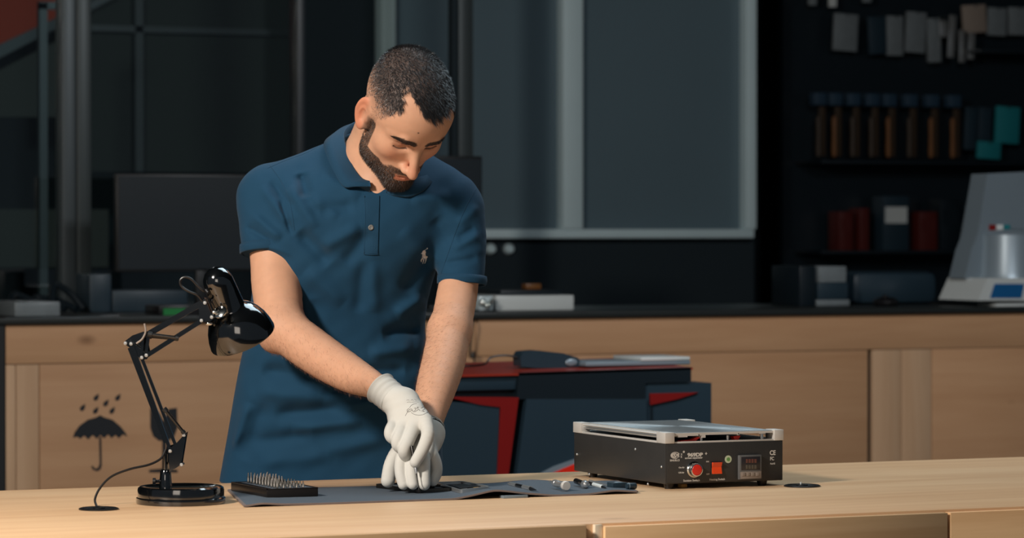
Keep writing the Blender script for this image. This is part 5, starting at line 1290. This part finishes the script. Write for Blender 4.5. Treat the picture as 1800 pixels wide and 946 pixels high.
for px, py in ((652, 400), (640, 324)):
    h, r = hit(bvS, px, py); 
    if h is not None: mk('button', np.concatenate((b := MB().lathe([(0, 0), (.0052, 0), (.0056, .0012), (.004, .0022), (.003, .0016), (0, .0016)], h-r*(.0018 if py > 350 else .001), -r, 20)).v), b.f, 'button', shirt)
for pts in ([(474, 290), (492, 315), (507, 346), (514, 378), (518, 405)], [(838, 330), (820, 362), (804, 400), (788, 445), (775, 482)], [(470, 296), (500, 283), (540, 268), (570, 252)]):
    sub(onto(bvS, dense(pts), .0011, .0002), 'seam', 'polo_dark', shirt)
# ribbed sleeve bands
def band(ch, o, n, w_, r, name):
    n = n/np.linalg.norm(n); up = np.array([0, 1., 0]); u = np.cross(n, up); u /= np.linalg.norm(u); v = np.cross(n, u)
    rings = []
    for s_, rr in ((-w_, r+.0006), (-w_, r+.0022), (-w_*.5, r+.0030), (-.001, r+.0024), (.0008, r+.0010), (.0006, r-.002), (-w_*.7, r-.0022)):
        rings.append((s_, rr))
    nn = 48; V_ = []
    for s_, rr in rings:
        for k_ in range(nn):
            a = 2*math.pi*k_/nn; V_.append(ch+n*s_+rr*(math.cos(a)*u+math.sin(a)*v))
    Fc = [(i*nn+k_, i*nn+(k_+1) % nn, (i+1)*nn+(k_+1) % nn, (i+1)*nn+k_) for i in range(len(rings)-1) for k_ in range(nn)]
    return mk(name, np.array(V_), Fc, 'polo_dark', shirt)
band(oA+nA/np.linalg.norm(nA)*.002, oA, nA, .017, .0550, 'sleeve_band'); band(oB+nBv/np.linalg.norm(nBv)*.002, oB, nBv, .016, .0462, 'sleeve_band')
# collar: stand, fold, leaf
CO = [  # fold-line point, outer-edge point (picture x, y, depth)
    ((650, 319, 6.588), (652, 327, 6.575)), ((640, 316, 6.592), (625, 327, 6.572)), ((631, 309, 6.602), (603, 326, 6.578)), ((620, 292, 6.622), (585, 297, 6.606)), ((609, 264, 6.655), (574, 272, 6.640)), ((603, 241, 6.69), (570, 252, 6.68)),
    ((608, 226, 6.73), (582, 238, 6.735)), ((628, 214, 6.775), (612, 226, 6.79)), ((664, 212, 6.80), (660, 226, 6.825)), ((705, 228, 6.785), (712, 244, 6.80)), ((738, 256, 6.735), (758, 270, 6.74)), ((744, 285, 6.68), (768, 298, 6.67)), ((730, 310, 6.625), (752, 328, 6.61)),
    ((704, 326, 6.600), (722, 344, 6.588)), ((686, 333, 6.592), (692, 343, 6.588)), ((678, 337, 6.592), (680, 341, 6.590))]
ti = np.array([Q(*a) for a, b in CO]); to = np.array([Q(*b) for a, b in CO]); ti = np.array(spl(ti, 6)); to = np.array(spl(to, 6))
cenN = np.array([Q(665, 280, 6.70)[0], 6.69]); rows = []
for k_ in range(len(ti)):
    a, b = ti[k_], to[k_]; out_ = a-np.array([cenN[0], cenN[1], a[2]]); out_ /= np.linalg.norm(out_)
    st_ = a-out_*.0030+np.array([0, 0, -.026]); mid = (a+b)/2+out_*.0035+np.array([0, 0, .003]); low = b+out_*.001
    r0 = [st_, a-out_*.0022, a+np.array([0, 0, .0012]), a+out_*.0022, mid, low]
    rows.append(r0+[low-out_*.002-np.array([0, 0, .0022]), mid-out_*.0026-np.array([0, 0, .001]), st_+out_*.002])
rows = np.array(rows); nr = rows.shape[1]; m_k = len(rows)
Fc = [(i*nr+j, i*nr+(j+1) % nr, (i+1)*nr+(j+1) % nr, (i+1)*nr+j) for i in range(m_k-1) for j in range(nr)]+[tuple(range(nr)), tuple((m_k-1)*nr+j for j in range(nr))[::-1]]
mk('collar', rows.reshape(-1, 3), Fc, 'polo_dark', shirt, label='soft folded polo collar')
# embroidered horse-and-rider emblem
def stitch(polys, bv, th=.0008):
    bx_ = MB()
    for pl_ in polys:
        F_ = []; 
        for p in pl_:
            h, r = hit(bv, *p); F_.append(h-r*th)
        n = len(F_); B_ = [f_+r*.0016 for f_ in F_]
        bx_.add(F_+B_, [tuple(range(n)), tuple(range(n, 2*n))[::-1]]+[(i, (i+1) % n, n+(i+1) % n, n+i) for i in range(n)])
    return bx_
ex = lambda x, y: (725+x/757*40, 425+y/946*50)
em = [[ex(*p) for p in pl_] for pl_ in (
    [(395, 285), (470, 235), (480, 200), (510, 205), (512, 245), (480, 255), (415, 300)], [(375, 285), (420, 290), (450, 345), (435, 400), (440, 460), (330, 440), (310, 410), (280, 405), (320, 360), (340, 310)],
    [(330, 430), (440, 440), (450, 480), (510, 490), (515, 520), (480, 545), (460, 590), (400, 600), (345, 570), (310, 560), (320, 490)],
    [(320, 540), (355, 560), (305, 620), (310, 680), (285, 680), (268, 620)], [(345, 560), (400, 580), (385, 640), (355, 740), (322, 740), (350, 650)], [(420, 570), (480, 545), (465, 620), (425, 730), (392, 725), (420, 650)])]
sub(stitch(em, bvS), 'emblem', 'emb', shirt, 'small white embroidered horse and rider emblem')

# ---------------------------------------------------------------- trousers and shoes
def trouser_field(P):
    hx_ = -.355; d = elp(P, (hx_, 6.80, .88), (.176, .112, .13))
    for sg in (-1, 1):
        l = smin(cap(P, (hx_+sg*.085, 6.80, .82), (hx_+sg*.11, 6.80, .46), .088, .066), cap(P, (hx_+sg*.11, 6.80, .46), (hx_+sg*.12, 6.83, .07), .066, .058), .03); d = smin(d, l, .03)
    return smax(smax(d, P[:, 2]-.925, .004), .055-P[:, 2], .004)
vT, qT = sdf_mesh(trouser_field, (-.62, 6.64, .03), (-.08, 6.96, .95), .007)
mk('trousers', vT, qT, 'denim', man)
for sg in (-1, 1):
    def shoe(P, sg=sg): 
        d = smin(cap(P, (-.355+sg*.12, 6.86, .045), (-.355+sg*.135, 6.68, .035), .042, .036), cap(P, (-.355+sg*.12, 6.84, .05), (-.355+sg*.12, 6.83, .10), .045), .03)
        return smax(d, .002-P[:, 2], .004)
    v_, q_ = sdf_mesh(shoe, (-.355+sg*.13-.08, 6.60, -.01), (-.355+sg*.13+.08, 6.94, .16), .005); mk('shoe', v_, q_, 'black_matt', man)

# ---------------------------------------------------------------- gloves
def fing(P, pts, k=.006): return chain(P, pts, k)
GA = dict(
    meta=[[(703, 712, 6.318, .0250), (697, 748, 6.285, .0155)], [(706, 712, 6.314, .0250), (712, 750, 6.272, .0155)], [(710, 710, 6.312, .0240), (731, 750, 6.262, .0150)], [(714, 708, 6.312, .0220), (747, 740, 6.262, .0145)]],
    fin=[[(695, 744, 6.285, .0130), (687, 758, 6.262, .0118), (688, 768, 6.256, .0108), (698, 775, 6.258, .0098)], [(710, 748, 6.270, .0130), (701, 770, 6.243, .0118), (699, 782, 6.238, .0110), (707, 790, 6.245, .0100)],
         [(729, 748, 6.260, .0130), (716, 778, 6.232, .0118), (710, 793, 6.225, .0110), (714, 804, 6.236, .0102)], [(748, 740, 6.258, .0130), (752, 764, 6.234, .0120), (743, 790, 6.219, .0112), (730, 813, 6.209, .0102)],
         [(740, 742, 6.30, .014), (752, 770, 6.282, .0122), (751, 796, 6.262, .0110), (741, 812, 6.245, .0100)]])
cA0, cA1 = Q(668, 682, 6.352), Q(706, 714, 6.318); dirA = (cA1-cA0)/np.linalg.norm(cA1-cA0)
def gloveA(P):
    d = None
    for c in GA['meta']: q = fing(P, c); d = q if d is None else smin(d, q, .016)
    for c in GA['fin']:
        q = fing(P, c); d = smin(d, q, .0035)
    d = smin(d, cap(P, cA0+dirA*.03, cA1, .0285, .0260), .012)
    d = smax(d, -((P-(cA0+dirA*.026))@dirA), .002)
    # soft wrinkles across the back of the hand and the finger joints
    px, py = topix(P); d = d-.0005*np.sin((px*.35+py*.8)*.42)*np.exp(-((py-715)/16)**2)
    return d
def cuffA(P):
    t = (P-cA0)@dirA; r = np.linalg.norm(P-cA0-t[:, None]*dirA, axis=1); rr = .0282+.0006*np.sin(t*520)-.02*np.clip(t, 0, .04)*.6+.0022*np.exp(-((t-.001)/.0022)**2)
    return smax(smax(np.abs(r-rr)-.0017, -t-.0005, .001), t-.040, .001)
vG, qG = sdf_mesh(gloveA, (-.28, 6.17, .93), (-.10, 6.40, 1.13), .0013)
gA = mk('glove', vG, qG, 'glove', man, label='white glove with a grey print, gripping the small screwdriver')
v_, q_ = sdf_mesh(cuffA, (-.29, 6.25, 1.02), (-.17, 6.42, 1.16), .0011); mk('cuff', v_, q_, 'cuff', gA, label='greyish ribbed cuff')
bvG = BVHTree.FromPolygons([tuple(v) for v in vG], [tuple(int(i) for i in q) for q in qG])
gp = lambda x, y: (700+x/1290*75, 690+y/946*55)
pb_ = MB()
for pts in ([(345, 460), (400, 390), (480, 350), (560, 340)], [(330, 480), (270, 530), (290, 590), (360, 570), (420, 530), (380, 500), (300, 560), (215, 710)], [(390, 610), (500, 670), (640, 690), (760, 670), (850, 620), (900, 590)],
            [(430, 540), (470, 590), (540, 480), (480, 480)], [(500, 590), (620, 520), (660, 560)], [(690, 480), (760, 440), (800, 500), (740, 540), (790, 580), (700, 560)], [(870, 480), (900, 560), (880, 620)], [(560, 470), (600, 440), (590, 500)]):
    onto(bvG, dense([gp(*p) for p in pts], 6), .0009, .0001, pb_)
for pts in ([(250, 240), (300, 225), (340, 245)], [(380, 245), (420, 215), (460, 245)], [(490, 205), (520, 235), (560, 240)], [(265, 300), (330, 292), (400, 300)], [(410, 300), (480, 292), (560, 290), (620, 310)]):
    onto(bvG, dense([gp(*p) for p in pts], 4), .0006, .0001, pb_)
sub(pb_, 'print', 'print', gA, 'grey oval scribbled print')

GB = dict(
    meta=[[(752, 762, 6.325, .0235), (716, 792, 6.268, .0135)], [(752, 762, 6.325, .0240), (729, 795, 6.262, .0135)], [(753, 762, 6.325, .0240), (742, 796, 6.262, .0135)], [(754, 764, 6.325, .0220), (755, 798, 6.275, .0130)]],
    fin=[[(728, 776, 6.31, .0150), (703, 790, 6.288, .0132), (688, 815, 6.272, .0128), (682, 845, 6.262, .0130)],
         [(716, 786, 6.268, .0125), (706, 806, 6.246, .0114), (704, 830, 6.230, .0106), (709, 852, 6.220, .0098)], [(728, 790, 6.260, .0122), (723, 810, 6.240, .0110), (723, 832, 6.224, .0102), (726, 852, 6.214, .0096)],
         [(742, 790, 6.262, .0125), (745, 810, 6.242, .0116), (745, 832, 6.227, .0112), (746, 852, 6.218, .0106)], [(754, 790, 6.275, .0125), (765, 812, 6.266, .0112), (767, 830, 6.260, .0106), (761, 846, 6.252, .0096)]])
wB0, wB1 = Q(753, 748, 6.345), Q(748, 776, 6.31); dirB = (wB1-wB0)/np.linalg.norm(wB1-wB0)
def gloveB(P):
    d = None
    for c in GB['meta']: q = fing(P, c); d = q if d is None else smin(d, q, .016)
    for c in GB['fin']: d = smin(d, fing(P, c), .0035)
    d = smin(d, cap(P, wB0+dirB*.02, wB1, .0275), .012)
    d = smax(d, -((P-(wB0+dirB*.014))@dirB), .002)
    px, py = topix(P); return d
vG2, qG2 = sdf_mesh(gloveB, (-.26, 6.15, .915), (-.10, 6.40, 1.06), .0013)
gB = mk('glove', vG2, qG2, 'glove', man, label='white glove with its fingers planted on the opened phone')
def cuffB(P):
    t = (P-wB0)@dirB; r = np.linalg.norm(P-wB0-t[:, None]*dirB, axis=1); return smax(smax(np.abs(r-.0285-.0005*np.sin(t*520)-.0015*np.exp(-((t-.006)/.002)**2))-.0017, .005-t, .001), t-.024, .001)
v_, q_ = sdf_mesh(cuffB, (-.23, 6.26, .97), (-.09, 6.42, 1.10), .0012); mk('cuff', v_, q_, 'cuff', gB)
def watch(P):
    t = (P-wB0)@dirB; r = np.linalg.norm(P-wB0-t[:, None]*dirB, axis=1); return smax(np.abs(r-.0318)-.0016, np.abs(t-.016)-.0042-.0008*np.sin(P[:, 2]*900), .001)
v_, q_ = sdf_mesh(watch, (-.23, 6.26, .96), (-.09, 6.42, 1.10), .0012); mk('wristband', v_, q_, 'gun', man, label='dark metal wristband')

# screwdriver held in the right glove
tip = Q(737, 862.5, 6.194); hd = Q(729, 815, 6.210); ax2 = (hd-tip)/np.linalg.norm(hd-tip)
sd_ = thing('held_screwdriver', 'thin dark precision screwdriver held between gloved fingers over the phone', 'screwdriver', Wp(*tip), -TH)
def sdv(mb, nm, m, lab=None): mb.yaw().build(nm, m, sd_, label=lab)
sdv(MB().lathe([(0, 0), (.0008, .001), (.0010, .012), (.0010, .030), (.0016, .033), (0, .033)], tip, ax2, 12), 'shaft', 'gun')
sdv(MB().lathe([(.0016, .032), (.0026, .036), (.0036, .044), (.0036, .050), (0, .050)], tip, ax2, 16), 'ferrule', 'steel')
sdv(MB().lathe([(.0034, .050), (.0038, .054), (.0038, .084), (0, .085)], tip, ax2, 16), 'handle', 'gun')
